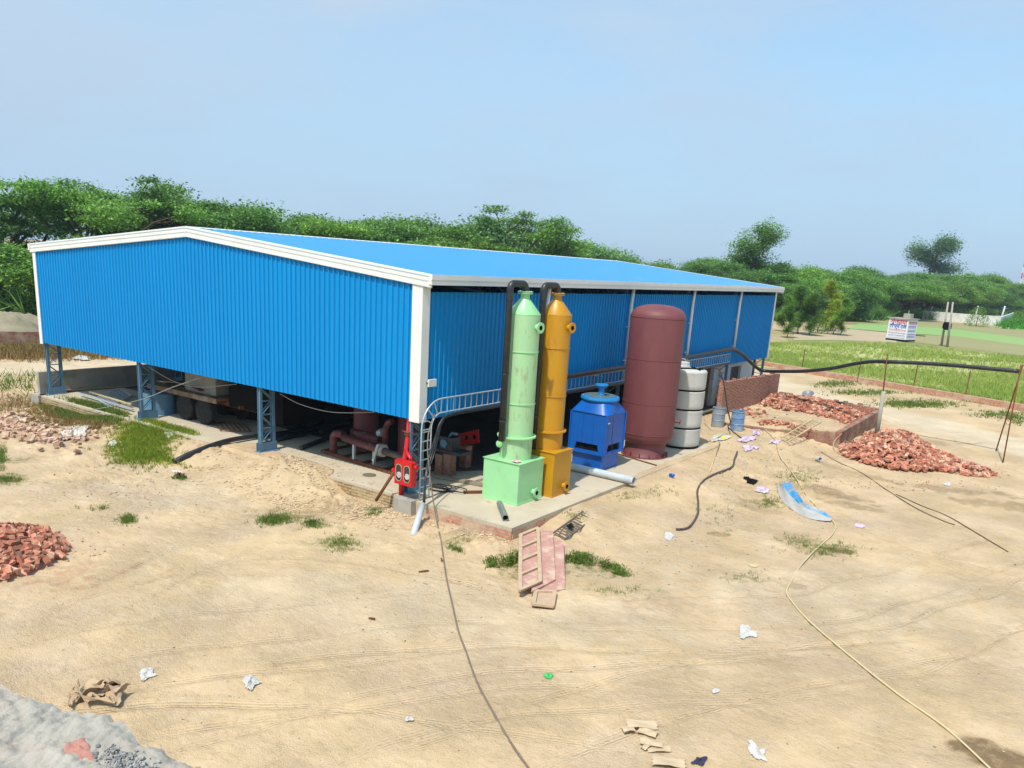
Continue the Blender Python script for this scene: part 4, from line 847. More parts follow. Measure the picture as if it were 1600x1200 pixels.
for x_ in (-11.75, -12.95):
    for y_, sgn in ((1.42, -1), (3.05, 1)):
        b = MB(); ax = Matrix.Rotation(R(90), 3, 'X')
        b.lathe((x_, y_+.14, .5), [(.28, -.02), (.46, 0), (.50, .05), (.50, .23), (.46, .28), (.28, .30)], 28, ax)
        for k in range(26):
            a = k*2*math.pi/26; b.obox((x_+.505*math.cos(a), y_, .5+.505*math.sin(a)), (.012, .11, .03), Matrix.Rotation(-a, 3, 'Y'))
        w = b.build('wheel', RUBBER, tr)
        b = MB(); b.lathe((x_, y_+.14, .5), [(.28, .28), (.25, .20), (.12, .18), (.10, .26), (.0, .27)], 24, ax); b.build('rim', STEEL, w)
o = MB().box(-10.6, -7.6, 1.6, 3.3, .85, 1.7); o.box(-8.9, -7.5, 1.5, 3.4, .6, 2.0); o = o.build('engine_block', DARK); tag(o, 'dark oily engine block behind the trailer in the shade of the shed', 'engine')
fwh = E_('flywheel', (-9.4, 3.0, .5), 'round grey metal flywheel glinting in the shade between two columns', 'flywheel')
b = MB(); ax = Matrix.Rotation(R(90), 3, 'X'); b.lathe((-9.4, 3.0, .55), [(.26, -.05), (.34, -.05), (.34, .1), (.26, .1)], 28, ax); b.build('ring', GALV, fwh); b = MB(); b.lathe((-9.4, 3.0, .55), [(.26, .02), (.08, .05), (.06, .12), (0, .12)], 24, ax); b.build('hub', STEEL, fwh)
rs_ = random.Random(6)
for k in range(9):
    x_ = -15+k*.5; b = MB(); M_ = Euler((rs_.uniform(-.1, .1), rs_.uniform(-.12, .12), rs_.uniform(-.9, .9))).to_matrix(); b.obox((x_, rs_.uniform(1.5, 2.4), 1.16+.04*(k % 3)), (rs_.uniform(.3, .6), .09, .02), M_)
    o = b.build('loose_plank', [DECK, WOODP, RUST][k % 3]); tag(o, 'broken plank in the clutter thrown on the trailer deck', 'plank', 'broken planks on the trailer deck')
# barrel and boxes beyond the trailer
o = MB().lathe(P(250, 627, .45), [(.62, -.45), (.62, .35), (.58, .38), (.0, .38)], 28).build('steel_tub', STEEL); tag(o, 'round grey steel tub standing behind the second column under the shed', 'tub')
q_ = P(325, 600, 1.4); b = MB(); b.box(q_.x-1.0, q_.x+.9, q_.y-.3, q_.y+.5, .9, 1.95); o = b.build('white_crate', CONCG); tag(o, 'pale crate standing on the trailer deck below the blue wall', 'crate')
# scrap frames and boards lying by the retaining wall
for k, (pa, pb, w_, lab) in enumerate([((100, 610), (210, 602), .12, 'long thin plank lying along the foot of the grey retaining wall'), ((125, 615), (208, 640), .09, 'grey steel angle lying slanted on the grass edge of the floor'), ((140, 612), (205, 632), .07, 'thin pale batten crossing the steel angle at the grass edge')]):
    b = MB(); b.bar(P(*pa, .08+.04*k), P(*pb, .06+.04*k), w_, .05); o = b.build('plank', [WOODP, GALV, BAMB][k]); tag(o, lab, 'plank')
b = MB(); A_ = P(150, 622, .1); B_ = P(185, 607, .1); C_ = P(205, 618, .1); dd = (B_-A_); ee = (C_-B_)
for k in range(9): b.bar(A_+ee*(k/8), B_+ee*(k/8), .04, .03)
b.bar(A_, A_+ee, .06, .05); b.bar(B_, B_+ee, .06, .05); o = b.build('steel_grating', GALV); tag(o, 'grey steel grating of parallel bars lying inside the left end of the shed', 'grating')
b = MB(); A_ = P(345, 672, .06); ee = P(392, 674, .06)-A_; dd = P(338, 664, .06)-A_
for k in range(7): b.bar(A_+ee*(k/6), A_+ee*(k/6)+dd*1.6, .03, .03)
b.bar(A_, A_+ee, .03, .03); b.bar(A_+dd*1.6, A_+dd*1.6+ee, .03, .03); o = b.build('iron_grille', RUST); tag(o, 'small rusty iron grille flat on the floor below the trailer tyre', 'grille')
# pump skid with maroon pipework
sk = E_('pump_skid', (-3.6, 2, 0), 'maroon pump pipework on a rusty steel skid under the front edge of the shed', 'pump skid')
MPIPE = mat('maroon_pipe', (.16, .045, .045), (.12, .035, .035), scale=3, rough=.5, stain=(.4, .27, .2), sscale=3, samt=.5, slo=.56)
b = MB(); b.bar((-5.6, 1.55, .06), (-1.5, 1.15, .06), .08, .1); b.bar((-5.6, 3.0, .06), (-1.5, 2.6, .06), .08, .1)
for k in range(5): b.bar((-5.6+k*1.02, 1.52-k*.1, .06), (-5.6+k*1.02, 3-k*.1, .06), .06, .08)
b.build('skid_frame', RUST, sk)
b = MB(); b.tube(arc((-4.85, 1.6, .5), .27, math.pi, math.pi/2, (1, 0, 0), (0, 0, 1), 6)+[Vector((-4.4, 1.6, .77))] if False else [Vector((-5.12, 1.62, .05)), Vector((-5.12, 1.62, .5))]+arc((-4.9, 1.62, .55), .22, math.pi, math.pi/2, (1, 0, 0), (0, 0, 1), 6)+[Vector((-4.6, 1.6, .77))], .13, 14); b.build('elbow_pipe', MPIPE, sk)
b = MB(); b.tube([(-4.55, 1.95, .82), (-3.2, 1.85, .80)], .15, 14); b.tube([(-4.5, 1.5, .72), (-2.9, 1.36, .66), (-2.75, 1.36, .65)], .13, 14); b.build('header_pipe', MPIPE, sk)
b = MB(); b.tube([(-2.6, 1.36, .64), (-1.0, 1.2, .58)], .11, 14); b.build('outlet_pipe', mat('brown_pipe_steel', (.16, .11, .08), (.1, .07, .06), scale=4, rough=.5), sk)
b = MB(); ax = Vector((1, -.1, 0)).to_track_quat('Z', 'Y').to_matrix()
for z_ in (-.06, .10): b.lathe((-2.7, 1.36, .65), [(.0, z_), (.2, z_), (.2, z_+.035), (.0, z_+.035)], 20, ax)
b.bar((-2.68, 1.2, .85), (-2.75, 1.05, .35), .1, .04); b.build('butterfly_valve', PLAST, sk)
for x_ in (-3.95, -3.05): MB().box(x_-.04, x_+.04, 1.38, 1.46, .08, .6).build('support_leg', GALV, sk)
MB().slathe((-4.75, 2.75, 0), [(.42, .1), (.42, 3.2), (.0, 3.4)], 30).build('vessel', MAROON, sk)
MB().slathe((-2.35, 2.35, 0), [(.42, .1), (.42, 1.7), (.0, 1.85)], 30).build('vessel', MAROON, sk)
b = MB(); b.tube([Vector((-2.9, 1.75, .7)), Vector((-2.9, 1.75, 1.3))]+arc((-2.7, 1.85, 1.3), .2, math.pi, math.pi/2, (1, .2, 0), (0, 0, 1), 6), .1, 12); b.build('bent_pipe', MPIPE, sk)
b = MB(); b.lathe((-3.3, 1.9, 1.0), [(.0, -.02), (.13, -.02), (.13, .16), (.06, .2), (.06, .26), (0, .26)], 18, Matrix.Rotation(R(60), 3, 'Y')); b.build('pressure_gauge', GALV, sk)
for k, (pa, pb, w_) in enumerate([((418, 690), (520, 668), 'nearest the third column'), ((430, 682), (505, 655), 'behind the nearest one'), ((470, 700), (545, 672), 'closest to the pump skid'), ((500, 675), (560, 650), 'far back by the vessel')]):
    o = MB().tube([P(*pa, .08), P(*pb, .08)], .075, 10).build('scrap_pipe', BLACK); tag(o, 'dark straight pipe lying on the floor under the shed, '+w_, 'pipe', 'dark pipes under the shed')
o = MB().lathe(P(577, 742, .012), [(.001, .02), (.16, .02), (.2, .01), (.21, 0)], 14).build('oil_patch_lid', mat('rusty_lid', (.12, .10, .08), (.2, .15, .1), rough=.9)); tag(o, 'flat round dark lid lying on the bare floor left of the red cabinet', 'lid')
# generator set on brick piers
for k, (px_, py_, w_, h_, lab) in enumerate([(684, 742, .26, .66, 'left short brick pier under the dark engine'), (697, 744, .28, .70, 'middle short brick pier, nearest the shed corner, under the dark engine'), (722, 731, .26, .72, 'right short brick pier further back under the dark engine')]):
    q_ = P(px_, py_, 0); b = MB(); b.wall((q_.x-w_/2, q_.y+.15), (q_.x+w_/2, q_.y+.15), 0, h_, .3); o = b.build('brick_pier', BRKD); tag(o, lab, 'brick pier', 'brick piers under the engine')
q_ = P(697, 744, 0); ex, ey = q_.x, q_.y
ge = E_('engine', (ex, ey+.3, .7), 'dark greasy stationary engine resting on the brick piers', 'engine')
b = MB(); b.box(ex-.5, ex+.5, ey+.05, ey+.6, .705, .80); b.box(ex-.4, ex+.1, ey+.1, ey+.5, .80, 1.2); b.build('engine_block', mat('greasy_metal', (.03, .035, .04), (.06, .06, .06), scale=8, rough=.5), ge)
b = MB(); b.lathe((ex-.2, ey+.1, 1.0), [(.0, -.02), (.13, -.02), (.13, .05), (0, .05)], 20, Matrix.Rotation(R(90), 3, 'X')); b.tube([(ex-.1, ey+.2, 1.2), (ex, ey+.2, 1.35), (ex+.2, ey+.2, 1.35)], .04, 10); b.build('pulley', STEEL, ge)
y_ = 4.2; c4 = [Pv(704, 681, y_), Pv(747, 671, y_), Pv(748, 692, y_), Pv(702, 702, y_)]
rb_ = E_('red_guard', (c4[3].x, y_, 0), 'bright red metal guard plate with three dark cut outs on a thin stand', 'guard')
b = MB(); b.add([tuple(v) for v in c4]+[(v.x, v.y+.05, v.z) for v in c4], [(0, 3, 2, 1), (4, 5, 6, 7), (0, 1, 5, 4), (1, 2, 6, 5), (2, 3, 7, 6), (3, 0, 4, 7)]); b.build('plate', RED, rb_)
for px_, py_ in ((715, 688), (729, 684), (741, 683)): q_ = Pv(px_, py_, y_-.01); b = MB(); b.box(q_.x-.05, q_.x+.05, y_-.012, y_-.003, q_.z-.07, q_.z+.07); b.build('cut_out', DARK, rb_)
b = MB(); b.tube([(c4[1].x-.25, y_+.08, 0), (c4[1].x-.25, y_+.08, c4[1].z)], .02, 6); b.build('stand', RUST, rb_); b = MB(); b.tube([(c4[3].x+.2, y_+.08, 0), (c4[3].x+.2, y_+.08, c4[3].z+.2)], .02, 6); b.build('stand', RUST, rb_)
# litter on the floor behind the ladder
b = MB(); b.bar((-.9, 2.0, .05), (1.25, 2.35, .05), .22, .07); o = b.build('floor_beam', mat('dusty_beam', (.30, .25, .18), (.22, .18, .13), scale=5, rough=.95)); tag(o, 'dusty beam lying on the floor behind the cable ladder', 'beam')
b = MB(); b.bar((.75, 1.2, .05), (1.2, 1.75, .05), .08, .06); o = b.build('rusty_bar', RUST); tag(o, 'short rusty bar on the floor left of the green base tank', 'bar')
b = MB(); rs_ = random.Random(4)
for k in range(5):
    cx, cy = 0.15+rs_.uniform(-.2, .3), 1.1+rs_.uniform(-.2, .2); r = rs_.uniform(.2, .42)
    b.tube([(cx+r*math.cos(j*.35)*(1+.05*k), cy+r*.7*math.sin(j*.35), .03+.02*k+.01*math.sin(j)) for j in range(20)], .016, 6)
o = b.build('cable_coil', RUBBER); tag(o, 'tangled coil of dark cable on the floor beside the corner ladder', 'cable')
crumple('grey_rag', [(.2, .95), (.5, 1.0), (.5, 1.25), (.15, 1.2)], mat('grey_cloth', (.14, .16, .2), (.08, .09, .1), scale=8, rough=.9), 'dark grey rag lying on the coil of cable', 'rag', .08, seed=9, z0=.03)
o = MB().tube([(.9, 4.6, 0), (.75, 4.7, 1.9)], .035, 8).build('leaning_pole', RUST); tag(o, 'dark pole leaning under the shed behind the green tower', 'pole')
# wires under the gable and to the ground
def wire(pts, r, m, label, sub=6, name='wire', cat='wire'):
    o = MB().tube(smooth_path(pts, sub), r, 6).build(name, m); return tag(o, label, cat)
WIREW = mat('grey_wire', (.42, .40, .36), (.32, .3, .28), rough=.6)
wire([Pv(437, 615, .3), Pv(470, 632, .3), Pv(520, 644, .3), Pv(585, 644, .3)], .012, WIREW, 'thin pale wire sagging under the blue wall between the third column and the corner')
wire([Pv(230, 572, .3), Pv(270, 595, .5), Pv(310, 605, .5), Pv(370, 600, .3)], .012, WIREW, 'thin pale wire sagging over the trailer under the blue wall')
wire([Pv(320, 588, .2), Pv(270, 605, .2), Pv(215, 626, -.1), P(130, 643, -.1)], .012, WIREW, 'thin pale wire slanting from the blue wall down to the grass')
wire([(.35, .25, 2.4), Pv(668, 690, -.45), Pv(674, 760, -.5)]+[Pv(681, 806, -.6), G(684, 822, .03), G(687, 836, .03), G(690, 850, .02), G(697, 900, .015), G(707, 945, .015), G(716, 985, .015), G(727, 1015, .015), G(745, 1065, .015), G(770, 1112, .015), G(798, 1160, .015), G(825, 1199, .015), G(850, 1235, .015)], .018, mat('grey_brown_cable', (.16, .12, .09), (.22, .17, .13), scale=20, rough=.8), 'long dark cable hanging off the cable ladder and lying across the sandy yard', name='ground_cable', cat='cable')

# ================================================================ white room at the far end
wr = E_('white_room', (-1, 25.7, 0), 'small whitewashed room with one window under the far end of the shed', 'room')
b = MB()
y0, y1, w0, w1 = 23.3, 29.2, 25.7, 27.3
b.box(-.7, -.5, y0, w0, 0, 2.4); b.box(-.7, -.5, w1, y1, 0, 2.4); b.box(-.7, -.5, w0, w1, 0, 1.0); b.box(-.7, -.5, w0, w1, 1.85, 2.4); b.build('wall', WHITEP, wr)
MB().wall((-4, y0+.1), (-.71, y0+.1), 0, 2.4, .2).build('side_wall', BRKD, wr)
b = MB(); b.box(-.66, -.64, w0, w1, 1.0, 1.85); b.build('window', DARK, wr)
b = MB(); [b.tube([(-.6, w0+.1+.2*k, 1.0), (-.6, w0+.1+.2*k, 1.85)], .01, 5) for k in range(8)]; b.box(-.62, -.5, w0-.0, w0+.06, 1.0, 1.85); b.build('window_frame', WHITEP, wr)

# ================================================================ brick walls of the enclosure
def crenel(b, p, q, z, step, hmax, t, seed):
    rs = random.Random(seed); p = Vector((p[0], p[1], 0)); q = Vector((q[0], q[1], 0)); d = (q-p).normalized(); L_ = (q-p).length; s = 0
    while s < L_-.25:
        if rs.random() < .6:
            a = p+d*(s+.01); c = p+d*(s+.235); b.wall(a, c, z-.005, z+rs.choice([.07, .075, hmax]), t*.9, s)
        s += step
b = MB(); b.wall((.95, 20.6), (.95, 29.4), -.6, (1.66, 1.42), .23); [b.wall((.95, 20.7+k*.5), (.95, 20.93+k*.5), 1.3, 1.66-.24*(k*.5)/8.8+.075*(k % 3 == 0), .20, k) for k in range(17)]
o = b.build('brick_wall', BRK); tag(o, 'taller raw red brick wall running back from the drums beside the shed', 'wall')
b = MB(); b.wall((1.07, 29.3), (6.7, 29.1), -.6, (.36, .30), .23); crenel(b, (1.2, 29.3), (6.6, 29.1), .29, .25, .14, .2, 3)
o = b.build('brick_wall', BRK); tag(o, 'low back brick wall of the enclosure along the dirt road', 'wall')
b = MB(); b.wall((6.75, 19.6), (6.75, 27.6), -.6, (.34, .38), .23)
o = b.build('brick_wall', BRKD); tag(o, 'low dusty brick wall ending beside the big heap of loose bricks', 'wall')
b = MB(); b.wall((1.6, 19.0), (4.3, 19.5), -.6, .03, .3); b.wall((4.3, 19.5), (6.63, 19.75), -.6, (.05, .30), .3, 2.8); crenel(b, (4.3, 19.5), (6.6, 19.75), .06, .25, .14, .26, 5)
o = b.build('brick_wall', BRKD); tag(o, 'unfinished front brick footing half buried in sand behind the thin ladder', 'wall')
b = MB(); A_ = P(1253, 582, -.4); B_ = P(1600, 642, -.4); d = (B_-A_).normalized()
A2 = A_-d*14; B2 = B_+d*22; b.wall(A2, B2, -.6, -.02, .35); o = b.build('boundary_wall', BRKP); tag(o, 'long low dusty brick kerb wall along the crop field', 'wall')
b = MB(); A_ = P(-10, 540, -.5); b.wall((-40.9-1.2, 3.0), (-36.5, 17.5), -.7, .5, .25); b.wall((-36.5, 17.5), (-32, 45), -.7, .5, .25); b.wall((-42.1, 3), (-46, -12), -.7, .5, .25)
o = b.build('boundary_wall', BRKD); tag(o, 'old red brick boundary wall in front of the dirt mounds on the left', 'wall')

# loose bricks ----------------------------------------------------
bm_ = MB(); bm_.box(-.11, .11, -.052, .052, -.035, .035); brick_mesh = None
LOOSE_O = mat('loose_brick_red', (.47, .185, .115), (.36, .13, .08), scale=3, rough=.95, spec=.05, objrand=.5, bump=.3, bscale=40, stain=(.56, .38, .27), sscale=2.5, samt=.75, slo=.47)
protos = []
for k in range(4):
    b = MB(); l_ = [.11, .11, .075, .11][k]; rr_ = random.Random(k)
    vs = [(sx*l_+rr_.uniform(-.006, .006), sy*.052+rr_.uniform(-.005, .005), sz*.035+rr_.uniform(-.004, .004)) for sz in (-1, 1) for sy in (-1, 1) for sx in (-1, 1)]
    b.add(vs, [(0, 2, 3, 1), (4, 5, 7, 6), (0, 1, 5, 4), (2, 6, 7, 3), (0, 4, 6, 2), (1, 3, 7, 5)])
    me_ = bpy.data.meshes.new('brick'); me_.from_pydata(b.v, [], b.f); me_.materials.append(LOOSE_O); protos.append(me_)
def heap_pose(cx, cy, rx, ry, h, rs, lift=0., flat=.25, hf=None):
    a = rs.random()*6.283; t = rs.random()**.5; x = cx+rx*t*math.cos(a); y = cy+ry*t*math.sin(a)
    z = hf(x, y)+lift*rs.random(); e = 1e-2
    gx = (hf(x+.05, y)-hf(x-.05, y))/.1; gy = (hf(x, y+.05)-hf(x, y-.05))/.1
    nrm = Vector((-gx, -gy, 1)).normalized()
    q = nrm.to_track_quat('Z', 'Y').to_matrix() @ Euler((rs.gauss(0, flat), rs.gauss(0, flat), rs.random()*6.283)).to_matrix()
    if rs.random() < .3: q = q @ Matrix.Rotation(R(90), 3, 'X')
    return Vector((x, y, z+.03)), q
def heap_h(cx, cy, rx, ry, h, k=1.3, bump=.12):
    def f(x, y):
        d = math.hypot((x-cx)/rx, (y-cy)/ry); g = float(H(x, y))
        return g+h*max(0, 1-d)**k*(1+bump*math.sin(x*5)*math.sin(y*4.3+1))
    return f
def lay(poses, label, group):
    for p_, q_ in poses:
        o = bpy.data.objects.new('brick', random.choice(protos)); COL.objects.link(o)
        M_ = q_.to_4x4(); M_.translation = p_; o.matrix_world = M_; tag(o, label, 'brick', group)
def mass(b, poses):
    for p_, q_ in poses: b.obox(p_, (.11 if random.random() < .8 else .07, .052, .035), q_)
rs = random.Random(11)
# left heap (near the camera)
hf = heap_h(-4.55, -9.35, 1.95, 1.75, .62, 1.0)
cand = [heap_pose(-4.55, -9.35, 1.85, 1.65, .6, rs, .08, .35, hf) for _ in range(620)]
def inview(p_): u, v = PXof(p_); return -8 < u < 1608 and v < 1210
vis = [c for c in cand if inview(c[0])]; rest = [c for c in cand if not inview(c[0])]
vis.sort(key=lambda c: -(c[0].z-hf(c[0].x, c[0].y)) - .0*c[0].x)
near_b = vis[:150]; lay(near_b, 'whole loose red brick in the small heap at the left edge of the yard', 'bricks in the left heap')
bs_ = MB(); mass(bs_, rest[:260]); mass(bs_, vis[150:])
vs = [(-4.55, -9.35, hf(-4.55, -9.35)-.05)]; kk = 28
for i in range(1, 6):
    for j in range(kk): x = -4.55+1.9*i/5*math.cos(j*6.283/kk); y = -9.35+1.7*i/5*math.sin(j*6.283/kk); vs.append((x, y, hf(x, y)-.06))
bs_.add(vs, [(0, 1+j, 1+(j+1) % kk) for j in range(kk)]+[(1+i*kk+j, 1+(i+1)*kk+j, 1+(i+1)*kk+(j+1) % kk, 1+i*kk+(j+1) % kk) for i in range(4) for j in range(kk)])
o = bs_.build('brick_rubble', LOOSE); tag(o, 'deeper bricks filling the small heap at the left edge', 'bricks', kind='stuff')
# main heap by the road
ch = (9.35, 19.6)
def hf2(x, y):
    a = heap_h(9.15, 19.9, 2.3, 2.7, 1.12, 1.05)(x, y); c = heap_h(10.8, 19.7, 2.0, 1.3, .40, 1.0)(x, y); return max(a, c)
cand = [heap_pose(9.15, 19.9, 2.25, 2.6, 1, rs, .10, .35, hf2) for _ in range(1500)]+[heap_pose(10.8, 19.7, 2.0, 1.3, 1, rs, .06, .3, hf2) for _ in range(520)]+[heap_pose(8.0, 24.6, 1.3, 1.8, 1, rs, .03, .3, lambda x, y: float(H(x, y))) for _ in range(90)]
front = [c for c in cand if c[0].y < 19.6]; front.sort(key=lambda c: c[0].y-3*(c[0].z-hf2(c[0].x, c[0].y)))
ind = front[:150]; ids = set(id(c) for c in ind)
lay(ind, 'loose orange red brick at the front of the big heap by the dirt road', 'bricks at the front of the big heap')
bs_ = MB(); mass(bs_, [c for c in cand if id(c) not in ids])
kk = 36
for (cx, cy, rx, ry) in ((9.15, 19.9, 2.1, 2.5), (10.8, 19.7, 1.8, 1.1)):
    vs = [(cx, cy, hf2(cx, cy)-.07)]
    for i in range(1, 7):
        for j in range(kk): x = cx+rx*i/6*math.cos(j*6.283/kk); y = cy+ry*i/6*math.sin(j*6.283/kk); vs.append((x, y, hf2(x, y)-.07))
    bs_.add(vs, [(0, 1+j, 1+(j+1) % kk) for j in range(kk)]+[(1+i*kk+j, 1+(i+1)*kk+j, 1+(i+1)*kk+(j+1) % kk, 1+i*kk+(j+1) % kk) for i in range(5) for j in range(kk)])
o = bs_.build('brick_rubble', LOOSE); tag(o, 'upper and rear bricks of the big heap by the dirt road', 'bricks', kind='stuff')
# bricks strewn inside the enclosure
def hf3(x, y): return float(H(x, y))+.38*math.exp(-((y-27.9)/1.0)**2)*max(0, min(1, (7-x)/2))*max(.3, 1-abs(x-3)/7)
def pose_rect(x0, x1, y0, y1, hf, lift=.05): 
    p_, q_ = heap_pose(0, 0, 1, 1, 1, rs, lift, .3, lambda x, y: 0.)
    x = rs.uniform(x0, x1); y = rs.uniform(y0, y1) if rs.random() < .5 else rs.triangular(y0, y1, y1-.8); return Vector((x, y, hf(x, y)+.03+lift*rs.random())), q_
cand = [pose_rect(1.2, 6.5, 25.3, 29.0, hf3, .10) for _ in range(1100)]+[pose_rect(3.0, 6.4, 19.9, 21.2, lambda x, y: float(H(x, y))+.02) for _ in range(110)]+[pose_rect(1.2, 2.6, 20.5, 24, lambda x, y: float(H(x, y))) for _ in range(40)]
bs_ = MB(); mass(bs_, cand); o = bs_.build('brick_rubble', LOOSE); tag(o, 'broken red bricks strewn inside the low enclosure walls', 'bricks', kind='stuff')
# rubble at far left
PALEB = mat('pale_rubble', (.54, .34, .25), (.46, .27, .19), scale=2, rough=.95, spec=.05, island=.3, stain=(.52, .40, .29), sscale=3, samt=.8, slo=.48)
bs_ = MB()
for _ in range(230):
    px_, py_ = random.choice([(20, 668), (55, 685), (80, 678), (100, 688), (10, 658), (-30, 670)]); g = G(px_+random.gauss(0, 22), py_+random.gauss(0, 7))
    bs_.obox(g+Vector((0, 0, .03+random.random()*.1)), (random.uniform(.04, .12), .055, .035), Euler((random.gauss(0, .4), random.gauss(0, .4), random.random()*6)).to_matrix())
o = bs_.build('brick_rubble', PALEB); tag(o, 'pale pink broken brick rubble among dry grass on the left', 'rubble', kind='stuff')
# metal pans on the enclosure wall
PAN = mat('dull_steel', (.30, .31, .31), (.2, .2, .2), scale=6, rough=.5, metal=.4)
for (x, y, z, tl, lab) in ((2.95, 28.6, .62, 28, 'grey steel mortar pan tilted on the bricks near the back wall'), (4.75, 28.3, .42, -12, 'second mortar pan lying flatter on the bricks to the right')):
    b = MB(); b.lathe((x, y, z), [(.0, -.08), (.14, -.08), (.27, .02), (.31, .03), (.30, .04), (.26, .03), (.13, -.07), (0, -.07)], 22, Matrix.Rotation(R(tl), 3, 'X')); o = b.build('mortar_pan', PAN); tag(o, lab, 'pan')

# ================================================================ poles, rods, ladders
sp_ = E_('pipe_support_post', tuple(P(1368, 680, -.35)), 'pale concrete post with a thin dark rod carrying the black pipeline', 'post')
bx_, by_ = 7.42, 24.6
b = MB(); b.tube([(bx_, by_, -.5), (bx_-.03, by_, 1.75)], [.11, .09], 10); b.build('concrete_post', CONCG, sp_)
b = MB(); b.tube([(bx_-.02, by_-.03, 1.3), (bx_-.15, by_, 3.5)], .03, 8); b.tube([(bx_-.2, by_-.05, 3.02), (bx_-.05, by_+.15, 3.02)], .02, 6); b.build('iron_rod', RUST, sp_)
for k, (p_, lab) in enumerate([(P(1567, 723, -.42), 'front rusty rod propping up the end of the black pipeline'), (P(1556, 705, -.42), 'rear rusty rod propping up the end of the black pipeline')]):
    t_ = endp+Vector((.06*k, .12*k, .28)); o = MB().tube([p_, t_], .028, 7).build('rusty_rod', RUST); tag(o, lab, 'rod', 'rods at the pipeline end')
A_ = P(1253, 582, -.4); B_ = P(1600, 642, -.4); d = (B_-A_)
for k, (px_, py_, lab) in enumerate([(1253, 580, 'thin dark fence stake nearest the shed'), (1340, 597, 'thin dark fence stake just left of the concrete post'), (1427, 609, 'thin dark fence stake in the middle of the kerb wall'), (1509, 619, 'thin dark fence stake furthest right before the rusty rods')]):
    q_ = P(px_, py_, -.4); b = MB(); b.bar(q_+Vector((0, -.2, -.2)), q_+Vector((random.uniform(-.06, .06), -.2, 1.75)), .06, .06); o = b.build('fence_stake', RUST); tag(o, lab, 'stake', 'fence stakes along the crop field')
b = MB()
for z_ in (.1, .35): b.tube([A2+Vector((0, -.2, z_+.0)), B2+Vector((0, -.2, z_))], .005, 4)
# ladders
def ladder(name, pa, pb, pc, pd, n, r, m, label):
    """pa-pb and pc-pd are the two rails"""
    t = E_(name, tuple(pa), label, 'ladder')
    MB().bar(pa, pb, r*2, r*2).build('rail', m, t); MB().bar(pc, pd, r*2, r*2).build('rail', m, t)
    for k in range(n):
        f = (k+.5)/n; b = MB(); b.bar(pa+(pb-pa)*f, pc+(pd-pc)*f, r*1.6, r*1.6); b.build('rung', m, t)
    return t
l1, l2 = G(1221, 684, .03), G(1232, 688, .03); l3, l4 = Vector((4.25, 23.6, .12)), Vector((4.85, 23.3, .12))
l1 = P(1221, 684, .03); l2 = P(1233, 689, .03); l3 = P(1270, 655, .50); l4 = P(1283, 659, .50)
ladder('thin_ladder', l1, l3, l2, l4, 9, .024, BAMB, 'thin pale ladder propped over the half buried brick footing')
ladder('iron_ladder', P(864, 833, -.12), P(911, 799, -.06), P(882, 843, -.2), P(930, 808, -.12), 13, .018, mat('dark_iron', (.10, .085, .07), (.2, .16, .12), scale=8, rough=.8), 'dark iron ladder frame leading from the red boards up the sand')
o = crumple('torn_cloth', [tuple(P(884, 822, -.1))[:2], tuple(P(893, 818, -.1))[:2], tuple(P(896, 824, -.1))[:2], tuple(P(889, 828, -.1))[:2]], DARK, 'scrap of black cloth caught in the iron ladder', 'cloth', .03, seed=5, z0=-.1)
# faded red boards
def board(name, c4, th, m, label, battens=0, frame=0):
    t = E_(name, tuple(c4[0]), label, 'board', 'faded red boards by the platform corner')
    a, b_, c_, d_ = [Vector(v) for v in c4]; nn = (b_-a).cross(d_-a).normalized(); nn = nn if nn.z > 0 else -nn
    b = MB(); vs = [a, b_, c_, d_]; b.add([v for v in vs]+[v-nn*th for v in vs], [(0, 1, 2, 3), (4, 7, 6, 5), (0, 4, 5, 1), (1, 5, 6, 2), (2, 6, 7, 3), (3, 7, 4, 0)]); b.build('panel', m, t)
    if frame:
        e = nn*.025; ra = (b_-a).normalized()*.05
        for p_, q_ in ((a+ra*.6, d_+ra*.6), (b_-ra*.6, c_-ra*.6)): MB().bar(p_+e, q_+e, .09, .05, nn).build('stile', WOODP if frame == 1 else m, t)
        for p_, q_ in ((a, b_), (d_, c_)): MB().bar(p_+e*1.02, q_+e*1.02, .08, .045, nn).build('end_rail', WOODP if frame == 1 else m, t)
    for k in range(battens):
        f = (k+1)/(battens+1); MB().bar(a+(d_-a)*f+nn*.03, b_+(c_-b_)*f+nn*.03, .07, .05, nn).build('batten', WOODP, t)
    return t
board('wooden_board', [P(863, 838, -.12), P(881, 847, -.16), P(883, 920, -.36), P(845, 926, -.36)], .04, WOODR, 'plain pinkish board at the bottom right of the stack of faded boards')
board('wooden_board', [P(842, 828, .0), P(864, 829, .0), P(868, 905, -.28), P(830, 925, -.30)], .05, WOODR, 'smooth faded red board in the middle of the stack of boards')
board('wooden_board', [P(812, 838, .04), P(841, 826, .06), P(845, 909, -.24), P(811, 924, -.26)], .045, WOODR, 'framed faded red board with cross battens on top of the stack', 3, 1)
board('wooden_board', [P(835, 925, -.36), P(869, 926, -.36), P(865, 949, -.37), P(831, 945, -.37)], .03, WOODP, 'small framed pale board lying below the stack of red boards', 0, 1)
